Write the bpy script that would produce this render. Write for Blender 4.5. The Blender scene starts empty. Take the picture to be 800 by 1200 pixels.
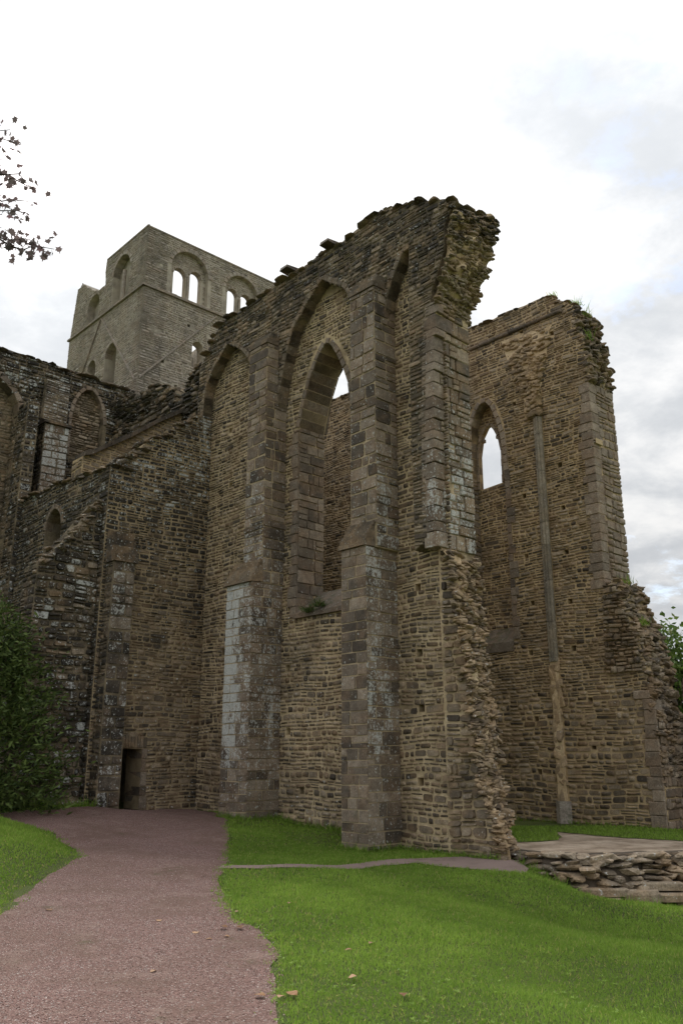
import bpy, bmesh, math, random, time
import numpy as np
from mathutils import Vector, Matrix
from mathutils.geometry import delaunay_2d_cdt
T0 = time.time()
random.seed(7); rng = np.random.default_rng(7)
sc = bpy.context.scene
COL = sc.collection

# ------------------------------------------------------------------ camera, sky, sun, exposure
PITCH = math.atan(0.29)
cam_d = bpy.data.cameras.new('camera'); cam = bpy.data.objects.new('camera', cam_d); COL.objects.link(cam)
cam.location = (0, 0, 1.6); cam.rotation_euler = (math.pi/2 + PITCH, 0, 0)
cam_d.sensor_fit = 'VERTICAL'; cam_d.sensor_height = 36.0; cam_d.lens = 30.0
cam_d.clip_start = 0.1; cam_d.clip_end = 3000
sc.camera = cam

SUN_EL, SUN_AZ = math.radians(45), math.radians(-22)      # behind thin cloud, up to the left of the tower
w = bpy.data.worlds.new('World'); sc.world = w; w.use_nodes = True
nt = w.node_tree; N = nt.nodes; LK = nt.links
for n in list(N): N.remove(n)
def nd(tree, t, **k):
    n = tree.nodes.new(t)
    for a, b in k.items(): setattr(n, a, b)
    return n
wo = nd(nt, 'ShaderNodeOutputWorld'); bg = nd(nt, 'ShaderNodeBackground'); bg.inputs[1].default_value = 0.1
sky = nd(nt, 'ShaderNodeTexSky', sky_type='NISHITA', sun_disc=False)
sky.sun_elevation = SUN_EL; sky.sun_rotation = SUN_AZ; sky.air_density = 1.0; sky.dust_density = 1.5
tc = nd(nt, 'ShaderNodeTexCoord')
# cloud deck: the view direction is projected on a layer overhead so clouds shrink towards the horizon
sep = nd(nt, 'ShaderNodeSeparateXYZ'); LK.new(tc.outputs['Generated'], sep.inputs[0])
def wm(op, a, b=None, c=None, clamp=False):
    n = nd(nt, 'ShaderNodeMath', operation=op, use_clamp=clamp)
    for i, v in enumerate((a, b, c)):
        if v is None: continue
        if isinstance(v, (int, float)): n.inputs[i].default_value = v
        else: LK.new(v, n.inputs[i])
    return n.outputs[0]
zz = wm('ADD', wm('MAXIMUM', sep.outputs[2], 0.0), 0.22)
cmb = nd(nt, 'ShaderNodeCombineXYZ')
LK.new(wm('DIVIDE', sep.outputs[0], zz), cmb.inputs[0]); LK.new(wm('DIVIDE', sep.outputs[1], zz), cmb.inputs[1])
cmb.inputs[2].default_value = 8.4
def wnoise(scale, det, rough, dist=0.0):
    n = nd(nt, 'ShaderNodeTexNoise'); n.inputs['Scale'].default_value = scale; n.inputs['Detail'].default_value = det
    n.inputs['Roughness'].default_value = rough; n.inputs['Distortion'].default_value = dist
    LK.new(cmb.outputs[0], n.inputs['Vector']); return n.outputs[0]
def wramp(v, a, b):
    n = nd(nt, 'ShaderNodeMapRange', interpolation_type='SMOOTHSTEP'); LK.new(v, n.inputs[0])
    n.inputs[1].default_value = a; n.inputs[2].default_value = b; return n.outputs[0]
cover = wramp(wnoise(4.2, 9, 0.62, 0.1), 0.33, 0.44)           # 1 = cloud, 0 = gap
thick = wramp(wm('ADD', wm('MULTIPLY', wnoise(1.6, 6, 0.6), 0.5), wm('MULTIPLY', wnoise(5.0, 8, 0.62, 0.15), 0.5)), 0.36, 0.62)           # grey thick parts of the deck
sd = Vector((math.sin(SUN_AZ)*math.cos(SUN_EL), math.cos(SUN_AZ)*math.cos(SUN_EL), math.sin(SUN_EL)))
dt = nd(nt, 'ShaderNodeVectorMath', operation='DOT_PRODUCT'); LK.new(tc.outputs['Generated'], dt.inputs[0]); dt.inputs[1].default_value = sd
glow = wm('POWER', wm('MAXIMUM', dt.outputs['Value'], 0.0), 7.0)   # thin cloud scatters forward round the sun
deck = wm('ADD', 2.75, wm('MULTIPLY', wm('MAXIMUM', sep.outputs[2], 0.0), 2.9))        # an overcast deck brightens towards the zenith
lum = wm('ADD', wm('MULTIPLY', deck, wm('SUBTRACT', 1.0, wm('MULTIPLY', thick, 0.33))), wm('MULTIPLY', glow, 0.8))
cc = nd(nt, 'ShaderNodeMix', data_type='RGBA'); LK.new(thick, cc.inputs[0])
cc.inputs[6].default_value = (1.0, 0.995, 0.985, 1); cc.inputs[7].default_value = (0.95, 0.985, 1.03, 1)
vs = nd(nt, 'ShaderNodeVectorMath', operation='SCALE'); LK.new(cc.outputs[2], vs.inputs[0]); LK.new(lum, vs.inputs[3])
sb = nd(nt, 'ShaderNodeVectorMath', operation='SCALE'); LK.new(sky.outputs[0], sb.inputs[0]); sb.inputs[3].default_value = 1.0
sv = nd(nt, 'ShaderNodeMix', data_type='RGBA'); sv.inputs[0].default_value = 0.6     # thin veil over the gaps
LK.new(sb.outputs[0], sv.inputs[6]); LK.new(vs.outputs[0], sv.inputs[7])
mx = nd(nt, 'ShaderNodeMix', data_type='RGBA'); LK.new(cover, mx.inputs[0])
LK.new(sv.outputs[2], mx.inputs[6]); LK.new(vs.outputs[0], mx.inputs[7])
LK.new(mx.outputs[2], bg.inputs[0]); LK.new(bg.outputs[0], wo.inputs[0])

sl = bpy.data.lights.new('sun', 'SUN'); sl.energy = 1.5; sl.angle = math.radians(15); sl.color = (1, .95, .87)
so = bpy.data.objects.new('sun', sl); COL.objects.link(so)
so.rotation_euler = (-sd).to_track_quat('-Z', 'Y').to_euler()
sc.view_settings.view_transform = 'Standard'; sc.view_settings.look = 'None'
sc.view_settings.exposure = 1.42; sc.view_settings.gamma = 1.0; sc.view_settings.use_curve_mapping = False

# ------------------------------------------------------------------ the building grid: A runs away to the left, B away to the right
ANG = math.radians(42.7)
dA = np.array([-math.sin(ANG), math.cos(ANG), 0.0]); dB = np.array([math.cos(ANG), math.sin(ANG), 0.0]); dZ = np.array([0, 0, 1.0])
def W3(a, b, z): return a*dA + b*dB + z*dZ
CP, SP = math.cos(PITCH), math.sin(PITCH)
def proj(p):                                   # where a point lands in the 800 x 1200 photograph (used only to pick the largest stones)
    p = np.asarray(p, float); y = p[..., 1]; z = p[..., 2]-1.6
    fw = np.maximum(y*CP+z*SP, .1); return 400+1000*p[..., 0]/fw, 600-1000*(-y*SP+z*CP)/fw

# ------------------------------------------------------------------ materials
def new_mat(name):
    m = bpy.data.materials.new(name); m.use_nodes = True; t = m.node_tree
    for n in list(t.nodes): t.nodes.remove(n)
    o = nd(t, 'ShaderNodeOutputMaterial'); p = nd(t, 'ShaderNodeBsdfPrincipled'); t.links.new(p.outputs[0], o.inputs[0])
    p.inputs['Specular IOR Level'].default_value = 0.25
    return m, t, p
class G:
    def __init__(s, t): s.t = t; s.pos = nd(t, 'ShaderNodeNewGeometry')
    def lk(s, a, b): s.t.links.new(a, b)
    def set(s, i, v):
        if isinstance(v, (int, float)): i.default_value = v
        elif isinstance(v, tuple): i.default_value = (*v, 1) if len(v) == 3 else v
        else: s.lk(v, i)
    def m(s, op, a, b=None, c=None, clamp=False):
        n = nd(s.t, 'ShaderNodeMath', operation=op, use_clamp=clamp)
        for i, v in enumerate((a, b, c)):
            if v is not None: s.set(n.inputs[i], v)
        return n.outputs[0]
    def noise(s, scale, det=4, rough=.55, dist=0., vec=None, col=False):
        n = nd(s.t, 'ShaderNodeTexNoise'); n.inputs['Scale'].default_value = scale; n.inputs['Detail'].default_value = det
        n.inputs['Roughness'].default_value = rough; n.inputs['Distortion'].default_value = dist
        s.lk(vec if vec is not None else s.pos.outputs['Position'], n.inputs['Vector']); return n.outputs[1 if col else 0]
    def ss(s, v, a, b, lo=0., hi=1.):
        n = nd(s.t, 'ShaderNodeMapRange', interpolation_type='SMOOTHSTEP')
        for i, q in enumerate((v, a, b, lo, hi)): s.set(n.inputs[i], q)
        return n.outputs[0]
    def mix(s, f, a, b, mode='MIX'):
        n = nd(s.t, 'ShaderNodeMix', data_type='RGBA', blend_type=mode)
        s.set(n.inputs[0], f); s.set(n.inputs[6], a); s.set(n.inputs[7], b); return n.outputs[2]
    def bump(s, h, strength, dist, p):
        n = nd(s.t, 'ShaderNodeBump'); n.inputs['Strength'].default_value = strength; n.inputs['Distance'].default_value = dist
        s.lk(h, n.inputs['Height']); s.lk(n.outputs[0], p.inputs['Normal'])

def stone_mat(name, lo, hi, warm, rough=.85, bump=.5):
    """per-stone values come in a colour attribute: tone, black crust, white lichen, moss"""
    m, t, p = new_mat(name); g = G(t)
    at = nd(t, 'ShaderNodeAttribute'); at.attribute_name = 'sv'
    s = nd(t, 'ShaderNodeSeparateColor'); g.lk(at.outputs['Color'], s.inputs[0])
    tone, crust, lich, moss = s.outputs[0], s.outputs[1], s.outputs[2], at.outputs['Alpha']
    c = g.mix(tone, lo, hi)
    hue = g.noise(2.3, 3); c = g.mix(g.ss(hue, .42, .64), c, g.mix(.55, c, warm))
    fine = g.noise(34, 5, .7); c = g.mix(1.0, c, g.mix(g.ss(fine, .25, .75), (.62, .60, .58), (1.3, 1.3, 1.28)), 'MULTIPLY')
    mid = g.noise(7, 4, .6); c = g.mix(1.0, c, g.mix(g.ss(mid, .3, .7), (.78, .77, .76), (1.18, 1.18, 1.18)), 'MULTIPLY')
    cm = g.ss(g.m('ADD', g.m('MULTIPLY', g.noise(1.7, 6, .68), .9), g.m('SUBTRACT', crust, .45)), .38, .68)
    c = g.mix(g.m('MULTIPLY', cm, .88), c, (.026, .024, .021))
    mp = nd(t, 'ShaderNodeMapping'); mp.inputs['Scale'].default_value = (1, 1, .38); g.lk(g.pos.outputs['Position'], mp.inputs['Vector'])
    ln = g.m('ADD', g.m('MULTIPLY', g.noise(15, 8, .74, .3), .52), g.m('MULTIPLY', g.noise(2.7, 8, .68, .5, mp.outputs[0]), .48))
    ln = g.m('MULTIPLY_ADD', g.m('SUBTRACT', ln, .5), 1.6, .5)
    lm = g.ss(g.m('ADD', ln, g.m('MULTIPLY', g.m('SUBTRACT', lich, .5), .62)), .57, .66)
    spk = g.ss(g.m('ADD', g.noise(17, 4, .6), g.m('MULTIPLY', g.m('SUBTRACT', lich, .3), .20)), .625, .67)     # small round colonies
    lm = g.m('MAXIMUM', lm, spk)
    c = g.mix(g.m('MULTIPLY', lm, .85), c, g.mix(g.ss(g.noise(40, 3), .4, .6), (.42, .43, .41), (.64, .65, .62)))
    sepn = nd(t, 'ShaderNodeSeparateXYZ'); g.lk(g.pos.outputs['Normal'], sepn.inputs[0])
    mm = g.ss(g.m('ADD', g.m('MULTIPLY', g.noise(6, 5, .65), .8), g.m('ADD', g.m('SUBTRACT', moss, .5), g.m('MULTIPLY', sepn.outputs[2], .12))), .42, .62)
    c = g.mix(g.m('MULTIPLY', mm, .8), c, g.mix(g.noise(30, 3), (.025, .032, .012), (.085, .095, .034)))
    g.set(p.inputs['Base Color'], c); p.inputs['Roughness'].default_value = rough
    h = g.m('ADD', g.m('MULTIPLY', g.noise(24, 6, .7), .7), g.m('MULTIPLY', g.noise(90, 3, .6), .3))
    g.bump(h, bump, .03, p)
    return m
def mortar_mat(name, c0, c1, crust=.0, moss=0.0):
    m, t, p = new_mat(name); g = G(t)
    c = g.mix(g.ss(g.noise(3, 5, .6), .35, .65), c0, c1)
    c = g.mix(g.m('MULTIPLY', g.ss(g.noise(1.1, 5, .65, .3), .44, .66), .72), c, (c0[0]*.38, c0[1]*.38, c0[2]*.40))
    c = g.mix(1.0, c, g.mix(g.noise(45, 5, .75), (.6, .6, .6), (1.35, 1.35, 1.35)), 'MULTIPLY')
    cm = g.ss(g.m('ADD', g.m('MULTIPLY', g.noise(1.7, 6, .68), .9), crust-.45), .38, .68)
    c = g.mix(g.m('MULTIPLY', cm, .85), c, (.03, .027, .023))
    if moss:
        c = g.mix(g.ss(g.noise(4, 5, .65), .62-moss*.3, .8-moss*.3), c, (.05, .06, .022))
    g.set(p.inputs['Base Color'], c); p.inputs['Roughness'].default_value = .95
    g.bump(g.m('ADD', g.noise(14, 6, .7), g.m('MULTIPLY', g.noise(70, 4, .7), .35)), .8, .05, p)
    return m
M = {}
M['rubble'] = stone_mat('rubble_stone', (.058, .048, .039), (.375, .305, .225), (.31, .21, .122))
M['ashlar'] = stone_mat('dressed_stone', (.080, .066, .054), (.345, .285, .225), (.235, .162, .108), bump=.5)
M['tower'] = stone_mat('tower_stone', (.225, .198, .172), (.410, .368, .325), (.36, .285, .22))  # paler than the other walls: glare around the tower put into the colour
M['core'] = stone_mat('core_stone', (.095, .072, .052), (.47, .36, .24), (.44, .31, .18))
M['shaft'] = stone_mat('grey_shaft_stone', (.125, .112, .092), (.36, .325, .265), (.30, .25, .18), bump=.3)
M['mortar'] = mortar_mat('lime_mortar', (.50, .385, .235), (.66, .525, .335), .0)
M['mortar_far'] = mortar_mat('lime_mortar_far', (.48, .36, .21), (.60, .46, .28), .0)
M['mortar_dark'] = mortar_mat('stained_mortar', (.25, .20, .13), (.35, .28, .185), .50)
M['mortar_mid'] = mortar_mat('weathered_mortar', (.36, .275, .17), (.46, .36, .225), .12)
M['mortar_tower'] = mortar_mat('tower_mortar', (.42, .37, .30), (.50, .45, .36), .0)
M['mortar_core'] = mortar_mat('core_mortar', (.58, .43, .26), (.76, .60, .39), .0)
M['mortar_grey'] = mortar_mat('ashlar_mortar', (.46, .365, .235), (.58, .465, .305), .0)

M['earth'] = mortar_mat('dark_earth', (.07, .055, .04), (.13, .10, .075), .1)
# ------------------------------------------------------------------ object helpers
def link(name, me, parent=None, mat=None, loc=(0, 0, 0)):
    o = bpy.data.objects.new(name, me); COL.objects.link(o); o.location = loc
    if parent is not None: o.parent = parent
    if mat is not None and len(me.materials) == 0: me.materials.append(mat)
    return o
def thing(name, label, cat, loc, group=None):
    o = bpy.data.objects.new(name, None); COL.objects.link(o); o.location = loc; o.empty_display_size = .3
    o['label'] = label; o['category'] = cat
    if group: o['group'] = group
    return o
def tag(o, label, cat, group=None):
    o['label'] = label; o['category'] = cat
    if group: o['group'] = group
    return o
def mesh(name, V, F, attr=None, smooth=False):
    me = bpy.data.meshes.new(name); V = np.asarray(V, dtype=np.float32)
    if isinstance(F, np.ndarray) and F.ndim == 2:
        k = F.shape[1]; me.vertices.add(len(V)); me.vertices.foreach_set('co', V.ravel())
        me.loops.add(F.size); me.loops.foreach_set('vertex_index', F.astype(np.int32).ravel())
        me.polygons.add(len(F)); me.polygons.foreach_set('loop_start', np.arange(0, F.size, k, dtype=np.int32))
        me.polygons.foreach_set('loop_total', np.full(len(F), k, dtype=np.int32))
        me.update(calc_edges=True)
    else:
        me.from_pydata([tuple(map(float, v)) for v in V], [], F); me.update()
    if attr is not None:
        a = me.attributes.new('sv', 'FLOAT_COLOR', 'POINT'); a.data.foreach_set('color', np.asarray(attr, dtype=np.float32).ravel())
    if smooth: me.polygons.foreach_set('use_smooth', np.ones(len(me.polygons), dtype=bool))
    return me
class MB:
    """collects geometry for one part"""
    def __init__(s): s.v = []; s.f = []; s.a = []; s.n = 0
    def add(s, V, F, sv=(.5, .1, .1, .1)):
        V = np.asarray(V, float); s.v.append(V); s.f += [tuple(i+s.n for i in f) for f in F]
        A = np.asarray(sv, float); s.a.append(np.broadcast_to(A, (len(V), 4)) if A.ndim == 1 else A); s.n += len(V)
    def build(s, name, mat, parent=None, root=(0, 0, 0), smooth=False):
        V = np.concatenate(s.v) - np.asarray(root)
        me = mesh(name, V, s.f, np.concatenate(s.a), smooth); return link(name, me, parent, mat)
def hexa(P8):                                    # 8 points: bottom ring 0-3, top ring 4-7
    return P8, [(0, 1, 2, 3), (7, 6, 5, 4), (0, 4, 5, 1), (1, 5, 6, 2), (2, 6, 7, 3), (3, 7, 4, 0)]
def abox(a0, a1, b0, b1, z0, z1):
    return hexa([W3(a0, b0, z0), W3(a1, b0, z0), W3(a1, b1, z0), W3(a0, b1, z0), W3(a0, b0, z1), W3(a1, b0, z1), W3(a1, b1, z1), W3(a0, b1, z1)])

class Frame:
    """a wall face: kind 'b' lies at b = const and is measured along A, kind 'a' lies at a = const, measured along B; n points at the viewer"""
    def __init__(s, kind, v): s.k = kind; s.c = v
    def P(s, u, z, n):
        u = np.asarray(u, float)[..., None]; z = np.asarray(z, float)[..., None]; n = np.asarray(n, float)[..., None]
        if s.k == 'b': return u*dA + (s.c-n)*dB + z*dZ
        return (s.c-n)*dA + u*dB + z*dZ
    @property
    def flip(s): return s.k == 'b'
def inside(p, poly):
    x, y = p; r = False; j = len(poly)-1
    for i in range(len(poly)):
        xi, yi = poly[i]; xj, yj = poly[j]
        if (yi > y) != (yj > y) and x < (xj-xi)*(y-yi)/(yj-yi)+xi: r = not r
        j = i
    return r
def cuts(polys, z):
    xs = []
    for poly in polys:
        j = len(poly)-1
        for i in range(len(poly)):
            (xi, yi), (xj, yj) = poly[i], poly[j]
            if (yi > z) != (yj > z): xs.append((xj-xi)*(z-yi)/(yj-yi)+xi)
            j = i
    xs.sort(); return [(xs[i], xs[i+1]) for i in range(0, len(xs)-1, 2)]
def cdt_faces(outer, holes, extra=()):
    pts = list(outer); ed = [(i, (i+1) % len(outer)) for i in range(len(outer))]
    for h in holes:
        k = len(pts); pts += list(h); ed += [(k+i, k+(i+1) % len(h)) for i in range(len(h))]
    pts += list(extra)
    v, e, f, *_ = delaunay_2d_cdt([Vector(p) for p in pts], ed, [], 0, 1e-5)
    keep = []
    for t in f:
        c = (sum(v[i][0] for i in t)/3, sum(v[i][1] for i in t)/3)
        if inside(c, outer) and not any(inside(c, h) for h in holes): keep.append(tuple(t))
    return [(q[0], q[1]) for q in v], keep
def core(mb, fr, outer, thick, holes=(), recess=()):
    """the body of a wall in mortar: through holes and blind recesses are real"""
    rh = [r[0] for r in recess]
    v, f = cdt_faces(outer, list(holes)+rh)
    u = [p[0] for p in v]; z = [p[1] for p in v]
    fl = fr.flip
    mb.add(fr.P(u, z, np.zeros(len(u))), [t[::-1] if fl else t for t in f])
    v2, f2 = cdt_faces(outer, list(holes)); u = [p[0] for p in v2]; z = [p[1] for p in v2]
    mb.add(fr.P(u, z, np.full(len(u), -thick)), [t if fl else t[::-1] for t in f2])
    def ring(poly, d):
        n = len(poly); u = [p[0] for p in poly]; z = [p[1] for p in poly]
        V = np.concatenate([fr.P(u, z, np.zeros(n)), fr.P(u, z, np.full(n, -d))])
        mb.add(V, [(i, (i+1) % n, n+(i+1) % n, n+i) for i in range(n)])
    ring(outer, thick)
    for h in holes: ring(h, thick)
    for h, d in recess:
        ring(h, d); u = [p[0] for p in h]; z = [p[1] for p in h]
        mb.add(fr.P(u, z, np.full(len(h), -d)), [tuple(range(len(h)))])

_s16 = [(i, (i+1) % 8, 8+(i+1) % 8, 8+i) for i in range(8)] + [(8+i, 8+(i+1) % 8, 16) for i in range(8)]
class Stones:
    """stones of one wall face, one list entry each; made into meshes all at once"""
    def __init__(s): s.rows = []; s.V = []; s.A = []
    def lay(s, fr, region, holes, course, width, joint=.032, proud=(.006, .026), chop=.3, jit=.10, split=.3, wav=.02, val=None, skip=(), zr=None, inset=.16, keep=None):
        zs = [p[1] for p in region]; z = zr[0] if zr else min(zs); z1 = zr[1] if zr else max(zs)
        ph = random.uniform(0, 6); rows = []
        polys = [region]+list(holes)
        while z < z1-.03:
            h = random.uniform(*course); h = min(h, z1-z)
            for (a, b) in cuts(polys, z+h*.5):
                u = a
                while u < b-.04:
                    wd = random.uniform(*width)*(.7+.5*h/course[1])*(1.5 if random.random() < .07 else (.6 if random.random() < .18 else 1))
                    if b-u-wd < width[0]*.7: wd = b-u
                    cell = [(u, u+wd, z, z+h)]
                    if random.random() < split and h > .1:
                        q = random.uniform(.38, .62)*h; cell = [(u, u+wd, z, z+q), (u, u+wd, z+q, z+h)]
                    elif random.random() < .5*split and wd > .24:
                        q = random.uniform(.35, .65)*wd; cell = [(u, u+q, z, z+h), (u+q, u+wd, z, z+h)]
                    for c in cell:
                        cu, cz = .5*(c[0]+c[1]), .5*(c[2]+c[3])
                        if any(x0-.02 < c[1] and c[0] < x1+.02 and y0-.01 < c[3] and c[2] < y1+.01 for x0, x1, y0, y1 in skip): continue
                        if keep and not keep(cu, cz): continue
                        rows.append((*c, a, b))
                    u += wd
            z += h
        if not rows: return
        R = np.array(rows); n = len(R)
        jv = joint*rng.uniform(.45, 1.55, (n, 2)) if joint > .025 else np.full((n, 2), joint)
        hw = np.maximum((R[:, 1]-R[:, 0]-jv[:, 0])/2, .012); hh = np.maximum((R[:, 3]-R[:, 2]-jv[:, 1])/2, .010)
        cu = (R[:, 0]+R[:, 1])/2; cz = (R[:, 2]+R[:, 3])/2
        ch = np.minimum(hw, hh)[:, None]*chop*rng.uniform(.35, 1.6, (n, 8)); ch = np.minimum(ch, .8*np.minimum(hw, hh)[:, None])
        sx = np.array([-1, 1, 1, 1, 1, -1, -1, -1.]); sz = np.array([-1, -1, -1, 1, 1, 1, 1, -1.])
        inx = np.array([1, 1, 0, 0, 1, 1, 0, 0.]); inz = 1-inx
        X = hw[:, None]*sx - sx*inx*ch; Z = hh[:, None]*sz - sz*inz*ch
        sm = np.minimum(hw, hh)[:, None]
        X += rng.uniform(-1, 1, (n, 8))*sm*jit; Z += rng.uniform(-1, 1, (n, 8))*sm*jit
        fx = X*(1-inset*sm/hw[:, None]) + rng.uniform(-1, 1, (n, 8))*sm*jit*.6; fz = Z*(1-inset*sm/hh[:, None]) + rng.uniform(-1, 1, (n, 8))*sm*jit*.6
        d = rng.uniform(proud[0], proud[1], n)[:, None]
        tilt = rng.uniform(-.35, .35, (n, 2))*d
        dn = d + tilt[:, :1]*fx/hw[:, None] + tilt[:, 1:]*fz/hh[:, None] + rng.uniform(-.12, .12, (n, 8))*d
        UX = np.concatenate([X, fx, np.zeros((n, 1))], 1); UZ = np.concatenate([Z, fz, np.zeros((n, 1))], 1)
        DN = np.concatenate([np.full((n, 8), -.025), dn, d*1.12], 1)
        U = UX+cu[:, None]; ZZ = UZ+cz[:, None]
        ZZ = ZZ + wav*(np.sin(U*1.7+ph+ZZ*.9)+.6*np.sin(U*4.3+2*ph+ZZ*2.1))
        P = fr.P(U, ZZ, DN)
        A = np.zeros((n, 4))
        for i in range(n): A[i] = val(cu[i], cz[i]) if val else (random.random(), .1, .1, .1)
        s.V.append((P, fr.flip)); s.A.append(A)
    def emit(s, parent, mat, root, single='rubble_stone', rest='small_rubble', most=300, px=9.0, total=None):
        if not s.V: return
        V = np.concatenate([v for v, _ in s.V]); fl = np.concatenate([np.full(len(v), f) for v, f in s.V]); A = np.concatenate(s.A)
        x, y = proj(V); ww = x.max(1)-x.min(1); hgt = y.max(1)-y.min(1); c = (x.mean(1) > -5) & (x.mean(1) < 805) & (y.mean(1) > -5) & (y.mean(1) < 1205)
        score = np.where(c & (np.maximum(ww, hgt) >= px), ww*hgt, -1); order = np.argsort(-score)
        pick = [i for i in order[:most] if score[i] > 0]
        msk = np.zeros(len(V), bool); msk[pick] = True
        base = np.asarray(root, float)
        for i in pick:
            ctr = V[i, 16]; F = [f[::-1] for f in _s16] if not fl[i] else _s16
            me = mesh(single, V[i]-ctr, F, np.repeat(A[i][None], 17, 0)); link(single, me, parent, mat, loc=tuple(ctr-base))
        rem = ~msk
        if rem.any():
            Vr = V[rem]; n = len(Vr); flr = fl[rem]
            q = np.array(_s16[:8]); t = np.array(_s16[8:])
            off = (np.arange(n)*17)[:, None, None]
            Q = (q[None]+off).reshape(-1, 4); T = (t[None]+off).reshape(-1, 3)
            me = bpy.data.meshes.new(rest); VV = (Vr.reshape(-1, 3)-base).astype(np.float32)
            me.vertices.add(len(VV)); me.vertices.foreach_set('co', VV.ravel())
            li = np.concatenate([Q.ravel(), T.ravel()]).astype(np.int32); me.loops.add(len(li)); me.loops.foreach_set('vertex_index', li)
            tot = np.concatenate([np.full(len(Q), 4), np.full(len(T), 3)]).astype(np.int32)
            me.polygons.add(len(tot)); me.polygons.foreach_set('loop_start', np.concatenate([[0], np.cumsum(tot)[:-1]]).astype(np.int32)); me.polygons.foreach_set('loop_total', tot)
            me.update(calc_edges=True)
            a = me.attributes.new('sv', 'FLOAT_COLOR', 'POINT'); a.data.foreach_set('color', np.repeat(A[rem], 17, 0).astype(np.float32).ravel())
            if n and flr.mean() < .5: me.flip_normals()
            o = link(rest, me, parent, mat); o['kind'] = 'stuff'
def rnd(lo, hi): return random.uniform(lo, hi)

def n1(x, y, z, s=0.0):                          # cheap smooth noise -1..1
    return (math.sin(x*1.7+s+1.3*math.sin(y*1.1+z*.7+s)) + math.sin(y*2.3+1.7*s+1.1*math.sin(z*1.9+x*.8)) + math.sin(z*2.9+s*.6+1.2*math.sin(x*2.1-y*1.3)))/3

_bm = bmesh.new(); bmesh.ops.create_icosphere(_bm, subdivisions=2, radius=1)
ROCK_V = np.array([v.co[:] for v in _bm.verts]); ROCK_F = [tuple(v.index for v in f.verts) for f in _bm.faces]; _bm.free()
def rock(size, axes=None, planes=9):
    V = np.sign(ROCK_V)*np.abs(ROCK_V)**.5
    for _ in range(planes):
        n = rng.normal(size=3); n /= np.linalg.norm(n); d = rng.uniform(.62, 1.05)
        k = V@n - d; m = k > 0; V[m] -= k[m, None]*n
    V *= np.asarray(size)
    if axes is not None: V = V@np.asarray(axes)
    return V
def axes_rand(ux, uy, uz, tilt=.25):
    R = np.array([ux, uy, uz]); e = rng.normal(size=3)*tilt
    q = np.array(Matrix.Rotation(e[0], 3, 'X') @ Matrix.Rotation(e[1], 3, 'Y') @ Matrix.Rotation(e[2], 3, 'Z'))
    return q@R
def rocks(parent, mat, root, items, name, stuff, most=300):
    """items: (centre, size, axes, sv); the largest become objects, the rest one mesh"""
    sized = sorted(items, key=lambda q: -q[1][0]*q[1][2]); mb = MB()
    for i, (c, sz, ax, svv) in enumerate(sized):
        V = rock(sz, ax)
        if i < most: link(name, mesh(name, V, ROCK_F, np.repeat(np.array([svv]), len(V), 0)), parent, mat, loc=tuple(np.asarray(c)-np.asarray(root)))
        else: mb.add(V+np.asarray(c), ROCK_F, svv)
    if mb.n: mb.build(stuff, mat, parent, root)['kind'] = 'stuff'
def voussoirs(parent, mat, root, fr, curve, ring, front, back, name='voussoir', val=None, step=None, outward=None):
    """arch stones along a curve of (u, z); each a wedge of its own; ring = thickness away from the opening"""
    C = np.array(curve); seg = np.linalg.norm(np.diff(C, axis=0), axis=1); L = np.concatenate([[0], np.cumsum(seg)])
    n = max(3, round(L[-1]/(step or .22))); tt = np.linspace(0, L[-1], n+1)
    pts = np.stack([np.interp(tt, L, C[:, 0]), np.interp(tt, L, C[:, 1])], 1)
    ctr = np.array(outward) if outward is not None else C.mean(0)
    for i in range(n):
        p, q = pts[i], pts[i+1]; g = .006; d = q-p; d = d/np.linalg.norm(d); p = p+d*g; q = q-d*g
        nr = np.array([d[1], -d[0]]);
        if np.dot(nr, (p+q)/2-ctr) < 0: nr = -nr
        r = ring*rnd(.85, 1.15); fo = front*rnd(.6, 1.3); c = .014
        P = []
        for (nn, ins) in ((-back, 0), (fo-c, 0), (fo, c)):
            for base, off in ((p, 0), (q, 0), (q, r), (p, r)):
                s = base+nr*(off+(ins if off == 0 else -ins))+d*(ins if base is p else -ins)
                P.append(fr.P(s[0], s[1], nn))
        P = np.array(P); o = P.mean(0)
        F = [(0, 1, 2, 3)]+[(4*k+j, 4*k+(j+1) % 4, 4*k+4+(j+1) % 4, 4*k+4+j) for k in (0, 1) for j in range(4)]+[(8, 9, 10, 11)]
        svv = val(*(.5*(p+q))) if val else (rnd(.2, .8), .15, .15, .1)
        link(name, mesh(name, P-o, F, np.repeat(np.array([svv]), 12, 0)), parent, mat, loc=tuple(o-np.asarray(root)))
def block(parent, mat, root, fr, u0, u1, z0, z1, n0, n1_, name, svv, c=.012, j=.004):
    P = []
    for (nn, ins) in ((n0, 0), (n1_-c, 0), (n1_, c)):
        for (u, z, su, sz) in ((u0, z0, 1, 1), (u1, z0, -1, 1), (u1, z1, -1, -1), (u0, z1, 1, -1)):
            P.append(fr.P(u+su*ins+rnd(-j, j), z+sz*ins+rnd(-j, j), nn))
    P = np.array(P); o = P.mean(0)
    F = [(0, 1, 2, 3)]+[(4*k+i, 4*k+(i+1) % 4, 4*k+4+(i+1) % 4, 4*k+4+i) for k in (0, 1) for i in range(4)]+[(8, 9, 10, 11)]
    return link(name, mesh(name, P-o, F, np.repeat(np.array([svv]), 12, 0)), parent, mat, loc=tuple(o-np.asarray(root)))
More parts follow.
